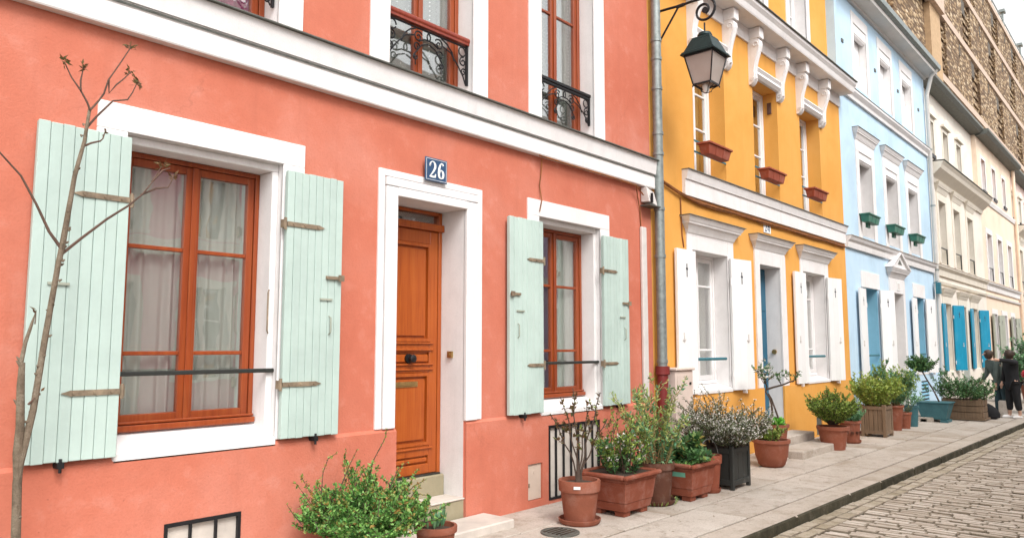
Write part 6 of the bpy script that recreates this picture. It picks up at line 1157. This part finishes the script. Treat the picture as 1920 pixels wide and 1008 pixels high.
def soft_bag(c, sx, sy, h, mat, label, seed):
    r = random.Random(seed); m = MB(); prof = [(0.6, 0.0), (0.95, h * 0.12), (1.0, h * 0.35), (0.85, h * 0.65), (0.5, h * 0.88), (0.2, h)]; m.lathe((c[0], c[1], 0.0), prof, 18, sx, sy, wob=0.07)
    t = thing('bag', (c[0], c[1], 0.0), label, 'bag', 'bags on the pavement'); m.build('sack', mat, t, True)
    m = MB(); m.tube([(c[0] - sx * 0.3, c[1], h * 0.85), (c[0] - sx * 0.15, c[1], h * 1.15), (c[0] + sx * 0.15, c[1], h * 1.15), (c[0] + sx * 0.3, c[1], h * 0.85)], 0.012, 6); m.build('strap', mat, t, True)
soft_bag((19.98, -1.66), 0.16, 0.26, 0.34, 'black_cloth', 'black bag on the pavement right of the wooden crate', 1); soft_bag((20.25, -1.45), 0.13, 0.2, 0.52, 'white_cloth', 'white cloth bag behind the black bag', 2)
MB_ = MB(); MB_.box(20.55, 20.75, -1.98, -1.8, 0.0, 0.38); tag(MB_.build('stone_bollard', 'slab', None, bevel=0.02, org=(20.65, -1.89, 0)), 'short pale stone block between the two people', 'bollard')
sx0, sy0 = 22.05, -2.33
sct = thing('scooter', (sx0 + 0.8, sy0, -0.12), 'parked motor scooter with red tail lamp cut by the right edge', 'scooter')
for wx in (sx0 + 0.25, sx0 + 1.5):
    m = MB(); m.tube([(wx + 0.2 * math.cos(a), sy0, 0.12 + 0.2 * math.sin(a)) for a in [i * 6.2832 / 20 for i in range(21)]], 0.055, 8, False); w_ = m.build('wheel', 'rubber', sct, True); MB().tube([(wx, sy0 - 0.04, 0.12), (wx, sy0 + 0.04, 0.12)], 0.14, 16).build('rim', 'zinc', w_, True)
m = MB(); m.hexa([(sx0 + 0.0, sy0 - 0.16, 0.42), (sx0 + 0.75, sy0 - 0.16, 0.2), (sx0 + 0.75, sy0 + 0.16, 0.2), (sx0 + 0.0, sy0 + 0.16, 0.42), (sx0 - 0.05, sy0 - 0.14, 0.70), (sx0 + 0.75, sy0 - 0.15, 0.66), (sx0 + 0.75, sy0 + 0.15, 0.66), (sx0 - 0.05, sy0 + 0.14, 0.70)]); m.box(sx0 + 0.75, sx0 + 1.25, sy0 - 0.15, sy0 + 0.15, 0.14, 0.22); m.hexa([(sx0 + 1.22, sy0 - 0.2, 0.14), (sx0 + 1.3, sy0 - 0.2, 0.14), (sx0 + 1.3, sy0 + 0.2, 0.14), (sx0 + 1.22, sy0 + 0.2, 0.14), (sx0 + 1.08, sy0 - 0.17, 0.85), (sx0 + 1.16, sy0 - 0.17, 0.85), (sx0 + 1.16, sy0 + 0.17, 0.85), (sx0 + 1.08, sy0 + 0.17, 0.85)]); m.build('body', 'dark_green_iron', sct, bevel=0.03)
m = MB(); m.frus((sx0 - 0.02, sx0 + 0.8, sy0 - 0.15, sy0 + 0.15, 0.705), (sx0 + 0.0, sx0 + 0.75, sy0 - 0.13, sy0 + 0.13, 0.80)); m.build('seat', 'black_cloth', sct, bevel=0.03)
MB().box(sx0 - 0.02, sx0 + 0.35, sy0 - 0.2, sy0 + 0.2, 0.81, 1.06).build('top_case', 'black_paint', sct, bevel=0.04)
m = MB(); m.lathe((sx0 - 0.05, sy0 + 0.14, 0.94), [(0.02, -0.10), (0.09, -0.05), (0.11, 0.02), (0.07, 0.09), (0.02, 0.12)], 14, 0.6, 1.0); m.build('tail_lamp', 'red_plastic', sct, True); MB().box(sx0 - 0.09, sx0 - 0.07, sy0 - 0.1, sy0 + 0.2, 0.60, 0.74).build('number_plate', 'grey_cloth', sct)
m = MB(); m.tube([(sx0 + 1.12, sy0, 0.85), (sx0 + 1.08, sy0, 1.0)], 0.03, 8); m.tube([(sx0 + 1.02, sy0 - 0.33, 1.0), (sx0 + 1.1, sy0 - 0.1, 1.02), (sx0 + 1.1, sy0 + 0.1, 1.02), (sx0 + 1.02, sy0 + 0.33, 1.0)], 0.016, 8); m.build('handlebar', 'black_iron', sct, True)

# ------------------------------------------------------------------ fallen bits on the pavement and along the kerb
r = random.Random(77); m = MB()
for _ in range(420):
    if r.random() < 0.55: x_ = r.uniform(5, 20); y_ = kerb_y(x_) - abs(r.gauss(0, 0.12)) - 0.02; z_ = -0.070
    else: x_ = r.uniform(5.2, 20); y_ = r.uniform(-1.6, -0.1); z_ = 0.006
    a = r.uniform(0, 6.28); m.leaf((x_, y_, z_), (math.cos(a), math.sin(a), 0.05), (0, 0, 1), r.uniform(0.012, 0.04), r.uniform(0.008, 0.02))
o = m.build('leaf_litter', 'leaf_red', None, stuff=True); tag(o, 'small fallen leaves scattered on the pavement and along the kerb', 'litter')
